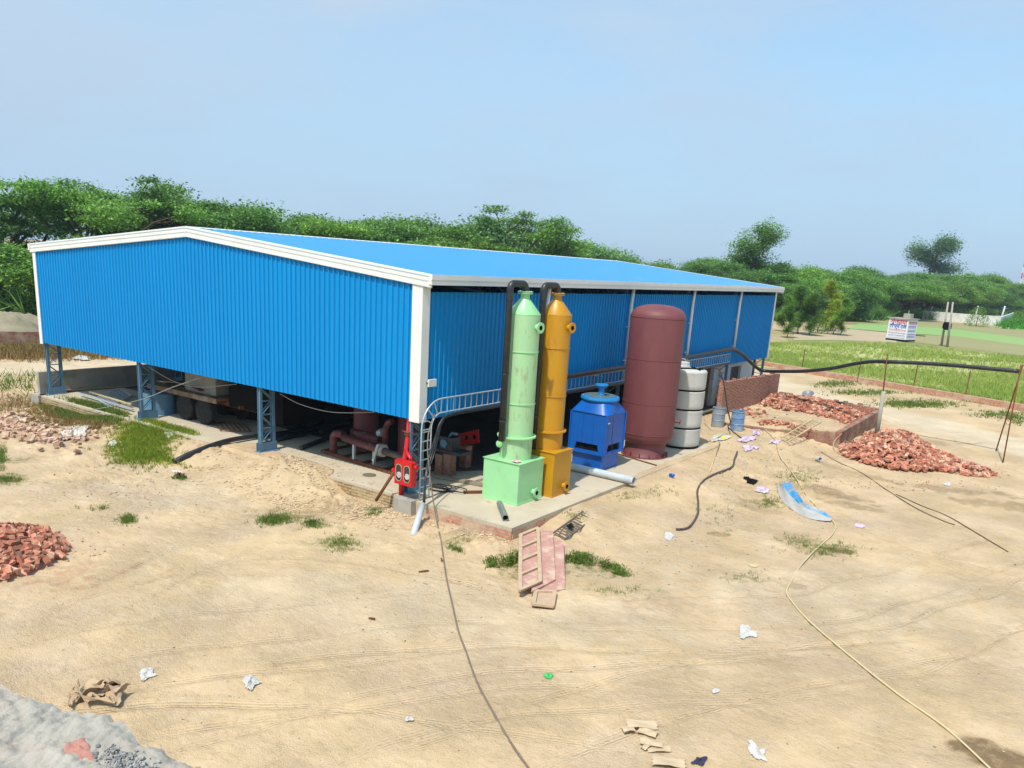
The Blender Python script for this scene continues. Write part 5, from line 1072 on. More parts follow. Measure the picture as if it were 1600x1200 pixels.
# blue crumpled sheet
SHL = mat('loose_blue_sheet', (.03, .28, .60), (.05, .30, .58), scale=3, rough=.45, stain=(.44, .38, .30), sscale=2.2, samt=1, slo=.50)
SHG = mat('muddy_sheet', (.46, .43, .38), (.38, .37, .35), scale=3, rough=.6)
bl = E_('bent_roof_sheet', tuple(G(1250, 790)), 'bent muddy blue metal sheet lying crumpled on the sand', 'metal sheet')
spA = [G(1211, 756, .02), G(1222, 782, .02), G(1243, 800, .02), G(1268, 811, .02), G(1298, 814, .05)]
spB = [G(1221, 758, .22), G(1238, 776, .10), G(1255, 792, .14), G(1275, 800, .12), G(1300, 811, .08)]
spC = [G(1234, 753, .14), G(1246, 770, .20), G(1258, 786, .24), G(1281, 796, .16), G(1301, 809, .10)]
A__, B__, C__ = [smooth_path(s, 5) for s in (spA, spB, spC)]
def strip(X_, Y_, m, nm):
    b = MB(); nn = len(X_); K = 6; vs = []
    for i in range(nn):
        for j in range(K+1):
            v = X_[i].lerp(Y_[i], j/K); v.z += .03*math.sin(i*.9+j)*(0 < j < K); vs.append(v)
    b.add(vs, [(i*(K+1)+j, (i+1)*(K+1)+j, (i+1)*(K+1)+j+1, i*(K+1)+j+1) for i in range(nn-1) for j in range(K)]); o = b.build(nm, m, bl)
    s_ = o.modifiers.new('t', 'SOLIDIFY'); s_.thickness = .006
strip(A__, B__, SHG, 'muddy_side'); strip(B__, C__, SHL, 'blue_side')
# hoses and cords on the ground
wire([G(1185, 655, .03), G(1197, 668, .03), G(1212, 690, .03), G(1218, 710, .03), G(1232, 730, .03), G(1245, 752, .05), G(1262, 775, .03), G(1283, 798, .03), G(1304, 818, .03), G(1300, 835, .03), G(1275, 858, .03), G(1250, 885, .03), G(1235, 910, .03), G(1229, 924, .03), G(1236, 938, .03), G(1262, 968, .03), G(1320, 1018, .03), G(1400, 1082, .03), G(1475, 1135, .03), G(1545, 1199, .03), G(1580, 1235, .03)], .018, mat('straw_hose', (.66, .55, .32), (.58, .47, .26), scale=9, rough=.6), 'long straw coloured hose running down the right side of the yard', name='hose', cat='hose')
wire([G(1152, 706, .04), G(1148, 716, .04), G(1143, 732, .04), G(1118, 740, .04), G(1100, 750, .04), G(1090, 765, .04), G(1091, 785, .04), G(1090, 803, .04), G(1080, 820, .04), G(1070, 826, .04), G(1057, 827, .04)], .032, mat('dusty_black_hose', (.06, .045, .04), (.13, .10, .08), scale=10, rough=.7), 'thick dark hose curling over the sand right of the towers', name='hose', cat='hose')
wire([G(1283, 706, .02), G(1310, 722, .02), G(1345, 738, .02), G(1385, 765, .02), G(1430, 793, .02), G(1470, 812, .02), G(1492, 820, .02)], .014, mat('brown_cord', (.16, .11, .06), rough=.8), 'thin brown cord stretched over the sand below the big brick heap', name='cord', cat='cord')
wire([G(1400, 772, .02), G(1440, 790, .02), G(1480, 806, .02), G(1525, 832, .02), G(1575, 862, .02)], .014, MATS['brown_cord'], 'second thin brown cord ending further right on the open sand', name='cord', cat='cord')
wire([Vector((6.9, 19.6, .3)), G(1303, 690, .25), G(1306, 704, .05), G(1322, 712, .03), G(1330, 716, .03)], .014, BAMB, 'pale cord looping over the end of the low dusty brick wall', name='cord', cat='cord')

# ================================================================ litter on the sand
def foot(px_, py_, w, h, jag=.3, n=7, seed=0):
    rs = random.Random(seed*31+int(px_)); o = []
    for i in range(n):
        a = 2*math.pi*i/n; k = 1-jag*rs.random(); p_ = P(px_+w*k*math.cos(a), py_+h*k*math.sin(a), -.42); o.append((p_.x, p_.y))
    return o
LIL = mat('lilac_plastic', (.62, .48, .62), (.52, .42, .52), scale=6, rough=.5, stain=(.7, .66, .7), sscale=4, samt=.8)
GRY = mat('dirty_white_sack', (.62, .58, .50), (.48, .45, .38), scale=4, rough=.7)
crumple('paper_scrap', foot(228, 1056, 16, 11, .35, 7, 1), PAPER, 'crumpled white paper to the right of the torn cardboard heap', 'paper', .10, seed=11)
crumple('paper_scrap', foot(392, 1070, 15, 13, .35, 8, 2), PAPER, 'crumpled white plastic paper left of centre in the foreground', 'paper', .12, seed=12)
crumple('paper_scrap', foot(638, 1127, 13, 6, .6, 7, 3), PAPER, 'small torn grey white scrap left of the long dark cable', 'paper', .06, seed=13)
crumple('paper_scrap', foot(1168, 988, 19, 14, .5, 9, 4), PAPER, 'torn dirty white scrap right of centre on the sand', 'paper', .07, seed=14)
crumple('paper_scrap', [(P(x_, y_, -.42).x, P(x_, y_, -.42).y) for x_, y_ in ((1166, 1161), (1178, 1166), (1186, 1176), (1196, 1174), (1192, 1184), (1198, 1195), (1184, 1193), (1172, 1177))], PAPER, 'bright white torn paper near the bottom right edge', 'paper', .06, seed=15)
crumple('paper_scrap', foot(1118, 1084, 7, 5, .3, 6, 5), PAPER, 'tiny pale lilac scrap above the flat sandy cardboard', 'paper', .03, seed=16)
crumple('paper_scrap', foot(1045, 841, 8, 8, .2, 5, 6), PAPER, 'small white paper left of the end of the thick dark hose', 'paper', .03, seed=17)
crumple('green_wrapper', foot(857, 1058, 8, 7, .3, 6, 7), mat('green_plastic', (.08, .5, .14), (.06, .4, .1), rough=.4), 'small bright green wrapper in the middle of the foreground sand', 'wrapper', .05, seed=18)
crumple('dark_rag', foot(1094, 1194, 17, 8, .5, 9, 8), mat('navy_cloth', (.035, .035, .08), (.07, .06, .12), scale=9, rough=.9), 'dark navy rag at the bottom edge beside the flat cardboard', 'rag', .10, seed=19)
crumple('paper_scrap', foot(1342, 822, 12, 4, .4, 6, 9), LIL, 'thin lilac strip lying right of the bent blue sheet', 'paper', .03, seed=20)
crumple('paper_scrap', foot(1480, 757, 6, 4, .3, 6, 10), PAPER, 'white scrap just below the big heap of bricks', 'paper', .05, seed=21)
crumple('paper_scrap', foot(1177, 884, 11, 4, .4, 6, 11), BAMB, 'pale yellow scrap above a grass tuft right of centre', 'paper', .03, seed=22)
crumple('plastic_sack', [(P(x_, y_, -.1).x, P(x_, y_, -.1).y) for x_, y_ in ((1106, 690), (1118, 683), (1135, 680), (1144, 684), (1130, 690), (1112, 694))], mat('yellow_white_sack', (.62, .60, .55), (.5, .48, .45), scale=3, rough=.5, stain=(.62, .52, .04), sscale=2, samt=1, slo=.48), 'white and yellow plastic sack lying on the slab right of the water tank', 'sack', .14, seed=23)
for k, (x_, y_, w, h, lab) in enumerate([(1165, 700, 22, 7, 'largest spread of torn lilac plastic near the hose end'), (1180, 690, 9, 6, 'lilac plastic scrap sticking up above the torn spread'), (1172, 712, 15, 5, 'lilac plastic strip at the lower edge of the torn spread'), (1207, 702, 11, 4, 'lilac plastic scrap beside the straw coloured hose'), (1192, 768, 14, 4, 'grey pink torn strip pointing at the bent blue sheet')]):
    crumple('torn_plastic', foot(x_, y_, w, h, .6, 11, k+30), LIL, lab, 'plastic', .14, seed=30+k)
crumple('black_litter', foot(1172, 757, 14, 5, .5, 9, 40), DARK, 'small black heap of litter left of the bent blue sheet', 'litter', .10, seed=41)
crumple('white_sack', [(P(x_, y_, -.3).x, P(x_, y_, -.3).y) for x_, y_ in ((90, 676), (104, 668), (125, 668), (144, 672), (138, 681), (110, 684), (94, 690))], GRY, 'torn dirty white sack on the pale rubble at the left', 'sack', .2, seed=42)
crumple('white_sack', foot(24, 655, 10, 3, .3, 7, 43), PAPER, 'small white sack lying in the rubble near the left edge', 'sack', .08, seed=43)
crumple('white_sack', foot(265, 694, 14, 6, .5, 8, 44), GRY, 'pale sack at the right foot of the bright grass slope', 'sack', .12, seed=44)
crumple('white_sack', foot(176, 698, 7, 4, .3, 7, 45), GRY, 'small pale lump at the left foot of the bright grass slope', 'sack', .1, seed=45)
crumple('white_sack', foot(127, 561, 20, 4, .5, 8, 46), PAPER, 'white sacks scattered in the dry grass behind the left end', 'sack', .3, seed=46)
o = crumple('cardboard_sheet', foot(1511, 691, 20, 7, .2, 5, 47), CARDP, 'pale flat cardboard sheet right of the big brick heap', 'cardboard', .02, seed=47)
# torn cardboard heap and flat cardboard
def cardboard_heap(name, pts, m, label, big, tiltmax, seed, lift):
    rs = random.Random(seed); t = E_(name, tuple(G(*pts[0][:2])), label, 'cardboard')
    for (px_, py_, w, d_, yaw) in pts:
        g = G(px_, py_, .03+lift*rs.random()); b = MB(); M_ = Euler((rs.uniform(-tiltmax, tiltmax), rs.uniform(-tiltmax, tiltmax), yaw)).to_matrix()
        K = 6; vs = []
        c1 = rs.uniform(-2, 2)
        for i in range(K+1):
            for j in range(K+1):
                u, v = i/K-.5, j/K-.5; e = 1+.06*math.sin(17*u+c1)*(j in (0, K))+.06*math.sin(19*v+c1)*(i in (0, K))
                vs.append(g+M_@Vector((u*w*e, v*d_*e, lift*.9*math.sin(u*5+c1)*math.cos(v*4+c1)*.5)))
        b.add(vs, [(i*(K+1)+j, (i+1)*(K+1)+j, (i+1)*(K+1)+j+1, i*(K+1)+j+1) for i in range(K) for j in range(K)])
        for i in range(0): pass
        o = b.build('cardboard_piece', m, t); s_ = o.modifiers.new('t', 'SOLIDIFY'); s_.thickness = .008
    return t
cardboard_heap('cardboard_heap', [(150, 1075, .6, .35, .3), (140, 1080, .45, .25, 1.0), (168, 1068, .4, .3, 2.0), (128, 1085, .35, .12, .2), (178, 1085, .4, .22, 2.6), (158, 1092, .45, .10, .6), (160, 1065, .2, .35, 1.3), (120, 1072, .35, .06, 2.5), (110, 1095, .3, .04, 2.7), (182, 1075, .25, .28, .2)], CARD, 'heap of torn brown cardboard at the lower left of the yard', 1, .45, 3, .16)
cardboard_heap('cardboard_sheet', [(1003, 1131, .48, .22, .6), (1012, 1143, .3, .16, .1), (982, 1138, .2, .14, .9), (1018, 1160, .34, .16, .4), (1030, 1170, .36, .14, .7), (1045, 1190, .48, .22, .5), (1010, 1165, .18, .10, 1.4)], CARDP, 'flat sandy cardboard pieces along the bottom right of centre', 1, .06, 5, .035)
# small plastic cans
o = MB().lathe(G(1047, 742, .07), [(0, 0), (.055, 0), (.06, .02), (.06, .2), (.04, .22), (0, .22)], 16, Vector((.8, -.5, .15)).to_track_quat('Z', 'Y').to_matrix()).build('blue_can', BLUE); tag(o, 'small blue plastic can lying on the sand right of the white pipe', 'can')
b = MB(); b.lathe(G(1276, 717, .08), [(.07, 0), (.09, 0), (.09, .25), (.075, .25), (.075, .05), (0, .04)], 18, Vector((.7, -.65, .2)).to_track_quat('Z', 'Y').to_matrix()); o = b.build('pipe_stub', PVC); tag(o, 'short white pipe stub on the sand left of the big brick heap', 'pipe')
for k, (px_, py_, lab) in enumerate([(662, 893, 'dark stick fragment in the sand left of the long cable'), (581, 967, 'small dark stick fragment in the middle of the sand'), (690, 875, 'small bar across the long dark cable')]):
    g = G(px_, py_, .02); o = MB().bar(g-Vector((.07, .09-.08*k, 0)), g+Vector((.07, .09-.08*k, .02)), .035, .03).build('wood_fragment', RUST); tag(o, lab, 'stick')

# ================================================================ foreground parapet
zp = 5.35
e0 = P(-120, 1050, zp); e1 = P(60, 1098, zp); e2 = P(170, 1128, zp); e3 = P(290, 1197, zp); e4 = P(420, 1290, zp); e5 = P(560, 1400, zp)
edge = smooth_path([e0, P(0, 1086, zp), e1, P(120, 1108, zp), e2, P(225, 1158, zp), e3, P(340, 1235, zp), e4, e5], 14)
inn = (CAM-Vector((0, 0, CAM.z))-Vector((e2.x, e2.y, 0))).normalized(); inn = Vector((inn.x, inn.y, 0))
dirs = (e5-e0).normalized(); nrm = Vector((-dirs.y, dirs.x, 0)); nrm = nrm if nrm.dot(inn) > 0 else -nrm
edge = [a_.lerp(c_, k_/3) for a_, c_ in zip(edge, edge[1:]) for k_ in range(3)]+[edge[-1]]
b = MB(); K = 80; vs = []; nn = len(edge); wid = .8
from mathutils import noise as mn
def PZ(p_):
    p_ = Vector((p_[0], p_[1], zp)); c_ = mn.noise(p_*1.7+Vector((5, 0, 0)))
    return zp+.022*mn.noise(p_*3)+.018*mn.noise(p_*9)+.014*mn.noise(p_*24)+.009*mn.noise(p_*55)+.006*mn.noise(p_*110)+.022*max(0, min(1, (c_+.15*mn.noise(p_*12)-.02)*20))
for i, e in enumerate(edge):
    for j in range(K+1):
        t_ = j/K; p_ = e-nrm*.02+nrm*(wid*t_) + nrm*(.03*mn.noise(e*6)+.012*mn.noise(e*22)) * (1-t_)
        z = PZ(p_)
        z0_ = zp-.0+.030*mn.noise(p_*3)+.022*mn.noise(p_*9)+.014*mn.noise(p_*24)+.008*mn.noise(p_*60) - .012*math.exp(-(t_*wid/.02)**2)
        z += -.012*math.exp(-(t_*wid/.02)**2)
        vs.append((p_.x, p_.y, z))
m_ = K+1
fs = [(i*m_+j, i*m_+j+1, (i+1)*m_+j+1, (i+1)*m_+j) for i in range(nn-1) for j in range(K)]
b.add(vs, fs, True)
lo = [(e.x+nrm.x*.02, e.y+nrm.y*.02, -.6) for e in edge]; top_ = [vs[i*m_] for i in range(nn)]
b.add(top_+lo, [(i, i+1, nn+i+1, nn+i) for i in range(nn-1)])
PARM = mat('parapet_plaster', (.42, .39, .33), (.31, .29, .25), scale=9, rough=.95, spec=.1, bump=.7, bscale=30, stain=(.42, .35, .29), sscale=5, samt=.7, slo=.48, bdist=.012)
pa = b.build('parapet', PARM); tag(pa, 'rough broken grey plaster parapet edge in the bottom left corner', 'parapet')
o_ = P(122, 1163, zp); b = MB(); vs = []
ring = [(o_.x+.050*math.cos(a)*(1+.25*math.sin(3*a)), o_.y+.026*math.sin(a)*(1+.2*math.sin(2*a+1)), zp+.045+.006*math.sin(5*a)) for a in [i*6.283/24 for i in range(24)]]
vs2 = []
for i in range(8):
    for j in range(32):
        a = j*6.283/32; q_ = i/7*(1+.22*math.sin(3*a+1)+.14*math.sin(7*a)); x = o_.x+.055*math.cos(a)*q_; y = o_.y+.03*math.sin(a)*q_
        vs2.append((x, y, PZ((x, y))+.007-.022*(i/7)**5))
b.add(vs2, [(i*32+j, (i+1)*32+j, (i+1)*32+(j+1) % 32, i*32+(j+1) % 32) for i in range(7) for j in range(32)], True)
b.build('exposed_brick', mat('worn_brick', (.46, .22, .17), (.40, .19, .15), scale=9, rough=.95, bump=.4, stain=(.5, .4, .35), sscale=12, samt=.6), pa)
b = MB(); rs = random.Random(8)
for _ in range(420):
    px_, py_ = rs.choice([(190, 1187), (170, 1176), (212, 1196), (225, 1200), (185, 1198)]); g = P(px_+rs.gauss(0, 13), py_+rs.gauss(0, 6), zp); r = rs.uniform(.001, .0045)
    z = PZ(g)+rs.uniform(-.002, .006); b.obox((g.x, g.y, z), (r, r*.8, r*.7), Euler((rs.random()*3, rs.random()*3, rs.random()*3)).to_matrix())
o = b.build('plaster_crumbs', mat('grey_crumbs', (.24, .24, .23), (.34, .32, .29), rough=.95, island=.4)); tag(o, 'crumbled grey plaster bits on top of the parapet', 'crumbs', kind='stuff')

# ================================================================ fields
def sheet(name, px, m, z=-.40, label=None):
    pts = [P(*p, z) for p in px]; b = MB(); b.add([(p.x, p.y, z) for p in pts], [tuple(range(len(pts)))]); o = b.build(name, m); tag(o, kind='structure'); return o
FIELD = mat('crop_soil', (.44, .42, .18), (.36, .40, .12), scale=.12, rough=.95, spec=.05, stain=(.46, .38, .24), sscale=.5, samt=.8, slo=.46)
TAN = mat('fallow_soil', (.46, .37, .25), (.40, .32, .21), scale=.1, rough=.95, spec=.05, stain=(.34, .31, .15), sscale=.2, samt=.6, slo=.55)
BRN = mat('brown_field', (.32, .28, .15), (.27, .27, .12), scale=.08, rough=.95, spec=.05, stain=(.24, .27, .10), sscale=.1, samt=.5, slo=.55)
MINT = mat('young_green_field', (.23, .38, .13), (.27, .37, .14), scale=.06, rough=.95, spec=.05, stain=(.33, .30, .15), sscale=.15, samt=.5, slo=.6)
LAWN = mat('rough_green_ground', (.16, .22, .06), (.26, .25, .10), scale=.08, rough=.95, spec=.05, stain=(.38, .30, .19), sscale=.2, samt=.6, slo=.5)
sheet('crop_field', [(1150, 572), (1253, 578), (1600, 634), (2100, 760), (2100, 640), (1600, 560), (1400, 539), (1310, 536), (1235, 536), (1100, 540)], FIELD, -.385)
sheet('grass_verge', [(1600, 560), (2100, 640), (2100, 632), (1600, 556), (1440, 536), (1310, 530), (1230, 530), (1235, 536), (1310, 536), (1400, 539)], LAWN, -.375)
sheet('fallow_field', [(1240, 531), (1310, 531), (1400, 535), (1405, 522), (1330, 514), (1240, 516)], TAN, -.365)
sheet('brown_field', [(1405, 533), (1440, 536), (1600, 556), (1900, 600), (1900, 575), (1600, 540), (1500, 526), (1405, 521)], BRN, -.36)
sheet('green_field', [(1322, 513), (1405, 520), (1500, 526), (1600, 540), (1900, 574), (1900, 560), (1600, 528), (1500, 515), (1400, 507), (1340, 506)], MINT, -.35)
sheet('brown_field', [(1270, 505), (1340, 506), (1400, 507), (1500, 515), (1600, 528), (1900, 560), (1900, 545), (1600, 513), (1500, 505), (1420, 500), (1330, 497)], BRN, -.34)
sheet('tree_floor', [(-900, 430), (0, 462), (600, 485), (1000, 496), (1250, 501), (1330, 497), (1460, 490), (1800, 500), (1800, 486), (1200, 458), (800, 428), (0, 380)], LAWN, -.33)
# crop rows: tufts standing in lines
def tufts(name, pts, m, h0, h1, w, label, cat='grass', blades=5, spread=.12, jit=.5):
    nP = len(pts)*blades; A = np.zeros((nP*3, 3)); k = 0; r = rng
    for (x, y, z) in pts:
        for _ in range(blades):
            a = r.random()*6.283; h = r.uniform(h0, h1); ox, oy = r.normal(0, spread), r.normal(0, spread); lx, ly = r.normal(0, jit)*h, r.normal(0, jit)*h; c, s_ = math.cos(a)*w/2, math.sin(a)*w/2
            A[k] = (x+ox-c, y+oy-s_, z-.02); A[k+1] = (x+ox+c, y+oy+s_, z-.02); A[k+2] = (x+ox+lx, y+oy+ly, z+h); k += 3
    me = bpy.data.meshes.new(name); me.vertices.add(k); me.vertices.foreach_set('co', A[:k].ravel()); me.loops.add(k); me.loops.foreach_set('vertex_index', np.arange(k)); me.polygons.add(k//3)
    me.polygons.foreach_set('loop_start', np.arange(0, k, 3)); me.polygons.foreach_set('loop_total', np.full(k//3, 3)); me.update(calc_edges=True); me.materials.append(m)
    o = bpy.data.objects.new(name, me); COL.objects.link(o); tag(o, label, cat, kind='stuff'); return o
c0, c1 = P(1215, 575, -.4), P(1700, 655, -.4); c2, c3 = P(1215, 540, -.4), P(1700, 575, -.4); pts = []
dirr = (P(1230, 575, -.4)-P(1400, 539, -.4)).normalized()
for _ in range(15000):
    u = random.uniform(1170, 1640); 
    q0 = P(u, 575+(u-1215)*.150, -.4); 
    far_ = P(u, 537+max(0, u-1400)*.11, -.4); t_ = random.random()**1.2
    p_ = q0.lerp(far_, t_); 
    row = (p_.x*.92-p_.y*.38); row_s = round(row/.75)*.75+random.gauss(0, .10); d_ = row_s-row; x, y = p_.x+.92*d_, p_.y-.38*d_
    if float(vn(np.array([x/5]), np.array([y/5]), 2)[0]) < -.1 and random.random() < .7: continue
    pts.append((x, y, -.38))
tufts('crop_rows', pts, CROPM, .12, .40, .06, 'rows of thin yellow green crop in the field behind the kerb wall', 'crop', 6, .08, .45)
def patch(px, py, sx, sy, n, m, h0, h1, name, label, cat='grass', blades=6, w=.02, spread=.04, zmin=None):
    pts = []
    for _ in range(n):
        g = G(px+random.gauss(0, sx), py+random.gauss(0, sy))
        if g.x > -20.9 and g.x < 0 and g.y > .3: continue
        pts.append(tuple(g))
    return tufts(name, pts, m, h0, h1, w, label, cat, blades, spread, .5)
def multi(specs, m, h0, h1, name, label, cat='grass', blades=6, w=.02, spread=.04):
    pts = []
    for (px, py, sx, sy, n) in specs:
        for _ in range(n):
            g = G(px+random.gauss(0, sx), py+random.gauss(0, sy))
            if (-20.9 < g.x < 0 and g.y > .3) or (0 < g.x < 3.5 and -.36 < g.y < 13): continue
            pts.append(tuple(g))
    return tufts(name, pts, m, h0, h1, w, label, cat, blades, spread, .5)
multi([(225, 690, 22, 16, 1500), (250, 668, 28, 8, 800), (205, 712, 20, 7, 300), (280, 672, 22, 5, 350), (255, 715, 14, 5, 120)], GRASSY, .05, .17, 'grass_slope', 'bright yellow green grass growing on the slope below the second column', blades=7, w=.03)
multi([(125, 635, 26, 7, 1100), (165, 648, 18, 8, 700), (100, 622, 15, 3, 250)], GRASSM, .08, .22, 'grass_slope', 'darker green grass along the left front edge of the floor', blades=7, w=.03)
multi([(40, 630, 34, 8, 260), (90, 650, 30, 8, 330), (130, 665, 25, 5, 200)], GRASSB, .06, .22, 'dry_grass', 'dry brown grass around the brick rubble at the left', blades=6, w=.03)
multi([(40, 553, 50, 5, 800), (170, 553, 40, 4, 500), (100, 545, 60, 3, 500)], GRASSB, .12, .45, 'dry_grass', 'dry brown scrub behind the left end of the shed', blades=7, w=.06, spread=.2)
multi([(30, 548, 50, 6, 150), (150, 553, 40, 3, 120), (20, 600, 30, 8, 60)], GRASSM, .1, .5, 'weeds', 'green weeds mixed into the dry scrub behind the left end', blades=7, w=.05, spread=.25)
multi([(30, 488, 40, 3, 500), (-20, 485, 40, 4, 200)], GRASSM, .3, .9, 'mound_grass', 'green weeds along the top of the far left dirt mounds', blades=6, w=.12, spread=.25)
multi([(430, 812, 14, 5, 260), (535, 850, 14, 6, 160), (200, 812, 7, 4, 90), (715, 853, 7, 4, 60), (585, 800, 9, 4, 60), (12, 750, 12, 3, 120), (2, 715, 4, 10, 150), (150, 795, 15, 2, 20), (490, 820, 8, 5, 70)], GRASSM, .04, .13, 'grass_tufts', 'short green grass tufts dotted over the sand left of the towers', blades=8, w=.014)
multi([(1170, 905, 14, 4, 70), (1300, 860, 22, 6, 130), (1240, 845, 16, 6, 50), (1200, 785, 8, 5, 70), (1245, 745, 16, 8, 120), (1030, 770, 14, 4, 30), (980, 775, 14, 4, 40), (960, 925, 25, 5, 50), (900, 805, 8, 5, 30), (1130, 800, 25, 12, 40)], GRASSM, .03, .11, 'grass_tufts', 'sparse green grass tufts dotted over the sand right of the towers', blades=7, w=.014)
multi([(1300, 600, 22, 2.5, 200), (1350, 614, 30, 2.2, 220), (1430, 632, 34, 3.0, 420), (1560, 648, 26, 3, 120), (1590, 655, 12, 4, 100), (1260, 590, 15, 3, 100)], GRASSM, .05, .2, 'verge_grass', 'low green grass between the dirt road and the kerb wall', blades=6, w=.05, spread=.1)
# weed bushes by the boards
def weed(px, py, rx, ry, h, n, label, seed, m=GRASSM, tilt=.0, name='weed_bush'):
    rs = random.Random(seed); c_ = G(px, py); t = E_(name, tuple(c_), label, 'weed'); b = MB()
    cl = [(rs.gauss(0, .45), rs.gauss(0, .45), rs.uniform(.15, .42)) for _ in range(9)]
    for _ in range(n):
        k0 = rs.choice(cl); x = c_.x+rx*(k0[0]+rs.gauss(0, k0[2]*.6)); y = c_.y+ry*(k0[1]+rs.gauss(0, k0[2]*.6)); z = float(H(x, y)) if rs.random() < .12 or _ == 0 else z
        d = min(1, math.hypot((x-c_.x)/rx, (y-c_.y)/ry)); hh = h*(1.15-d*.85)*rs.uniform(.25, 1)*(k0[2]*1.5+.5)
        zz = float(z)+hh*rs.random()**.7; r = rs.uniform(.009, .026); M_ = Euler((rs.gauss(0, .9), rs.gauss(0, .9), rs.random()*6)).to_matrix()
        q = Vector((x, y, zz)); b.add([q+M_@Vector((-r*2.0, 0, 0)), q+M_@Vector((0, -r*.5, 0)), q+M_@Vector((r*2.0, 0, 0)), q+M_@Vector((0, r*.5, 0))], [(0, 1, 2, 3)])
    b.build('leaves', m, t); b = MB()
    for _ in range(26):
        a = rs.random()*6.283; d = rs.random(); x = c_.x+rx*.9*math.cos(a)*d; y = c_.y+ry*.9*math.sin(a)*d; b.tube([(c_.x+(x-c_.x)*.6, c_.y+(y-c_.y)*.6, float(H(x, y))), (x, y, float(H(x, y))+h*.6)], .005, 4)
    b.build('stems', BARK, t); return t
weed(797, 880, .42, .75, .32, 2600, 'green weed bush hugging the left side of the faded red boards', 1)
weed(925, 882, .75, .42, .34, 3000, 'larger spreading green weed bush right of the faded red boards', 2)
weed(245+640, 875, .35, .3, .2, 700, 'small green weed touching the right edge of the red boards', 3)
weed(486, 818, .25, .2, .15, 260, 'small dark weed on the sand below the heap of clods', 4)
weed(281, 748, .22, .18, .34, 500, 'small weed on the sand with a red and white bag caught on top', 5)
g = G(281, 748); crumple('plastic_bag', [(g.x-.22, g.y-.1), (g.x, g.y-.14), (g.x+.2, g.y+.02), (g.x+.05, g.y+.08)], REDW, 'red and white plastic bag snagged on a small weed in the yard', 'bag', .2, seed=55, z0=g.z+.16)
# tall grass band and bush far right
multi([(1500, 497, 60, 2.5, 900), (1580, 503, 40, 2.5, 700), (1430, 492, 20, 2, 300), (1640, 510, 30, 3, 300), (1385, 490, 20, 2, 200)], TALLG, .7, 1.7, 'tall_grass', 'band of tall bright green grass before the white compound wall', 'grass', 26, .30, .9)

# ---------------------------------------------------------------- left mounds
def mound(name, cx, cy, rx, ry, h, m, label, seed):
    b = MB(); K, Q = 64, 22; vs = [(cx, cy, -.45+h)]; 
    for i in range(1, Q+1):
        for j in range(K):
            a = j*6.283/K; t = i/Q; x = cx+rx*t*math.cos(a); y = cy+ry*t*math.sin(a); z = -.5+h*(1-t*t)**1.2*(1+.3*mn.noise(Vector((x*.5+seed, y*.5, 0))))+.15*mn.noise(Vector((x*1.3, y*1.3, seed)))*(1-t)
            vs.append((x, y, z))
    vs = [(x, y, z+.16*mn.noise(Vector((x*2.2, y*2.2, seed)))+.08*mn.noise(Vector((x*5, y*5, seed)))) for x, y, z in vs]
    b.add(vs, [(0, 1+j, 1+(j+1) % K) for j in range(K)]+[(1+i*K+j, 1+(i+1)*K+j, 1+(i+1)*K+(j+1) % K, 1+i*K+(j+1) % K) for i in range(Q-1) for j in range(K)], True)
    o = b.build(name, m); tag(o, label, 'mound'); return o
DIRT = mat('grey_dirt', (.34, .29, .20), (.24, .20, .14), scale=.8, rough=.95, spec=.05, bump=.5, bscale=3, stain=(.20, .23, .08), sscale=.7, samt=.7, slo=.5, bdist=.1)
mound('dirt_mound', -46.5, 9.5, 3.6, 4.5, 1.7, DIRT, 'grey dirt mound nearest the shed behind the left brick wall', 1)
mound('dirt_mound', -50.5, 4.5, 4.0, 4.5, 1.8, DIRT, 'grey dirt mound further left behind the left brick wall', 2)
mound('dirt_mound', -46, 18, 4, 5, 1.8, DIRT, 'low grey dirt mound half hidden by the left edge of the shed', 3)

# ================================================================ water kiosk with the painted sign
kL, kN, kR = P(1384, 530.5, -.36), P(1414.5, 534, -.36), P(1421, 532, -.36)
ux = (kN-kL); wL = ux.length; ux.normalize(); uy = Vector((-ux.y, ux.x, 0)); uy = uy if uy.dot(kR-kN) > 0 else -uy; dW = 2.4; KH = 2.85
ki = E_('pump_house', tuple(kL), 'small white pump house covered in red and blue painted writing in the field', 'pump house')
b = MB(); Mk = Matrix((ux, uy, Vector((0, 0, 1)))).transposed(); ctr = kL+ux*wL/2+uy*dW/2
b.obox(ctr+Vector((0, 0, KH/2)), (wL/2, dW/2, KH/2), Mk); b.build('wall', mat('painted_white', (.78, .77, .78), (.7, .69, .7), scale=.6, rough=.7), ki)
b = MB(); b.obox(ctr+Vector((0, 0, .1)), (wL/2+.03, dW/2+.03, .12), Mk); b.build('base_band', DARK, ki)
b = MB(); b.obox(ctr+Vector((0, 0, KH+.05)), (wL/2+.15, dW/2+.15, .06), Mk); b.build('roof_slab', CONCG, ki)
b = MB(); b.obox(ctr+ux*.4+uy*.3+Vector((0, 0, KH+.4)), (.45, .45, .3), Mk); b.tube([ctr+ux*.5+Vector((0, 0, KH+.1)), ctr+ux*.5+Vector((0, 0, KH+1.1))], .04, 6); b.build('roof_tank', CONCG, ki)
b = MB(); b.tube([kR+Vector((0, 0, .75))-ux*.3, kR+ux*2.0+Vector((0, 0, .8))], .07, 8); b.build('outlet_pipe', RUST, ki)
REDT = mat('red_lettering', (.62, .02, .05), rough=.7); BLUT = mat('blue_lettering', (.02, .09, .42), rough=.7); INKT = mat('dark_lettering', (.12, .10, .22), rough=.7)
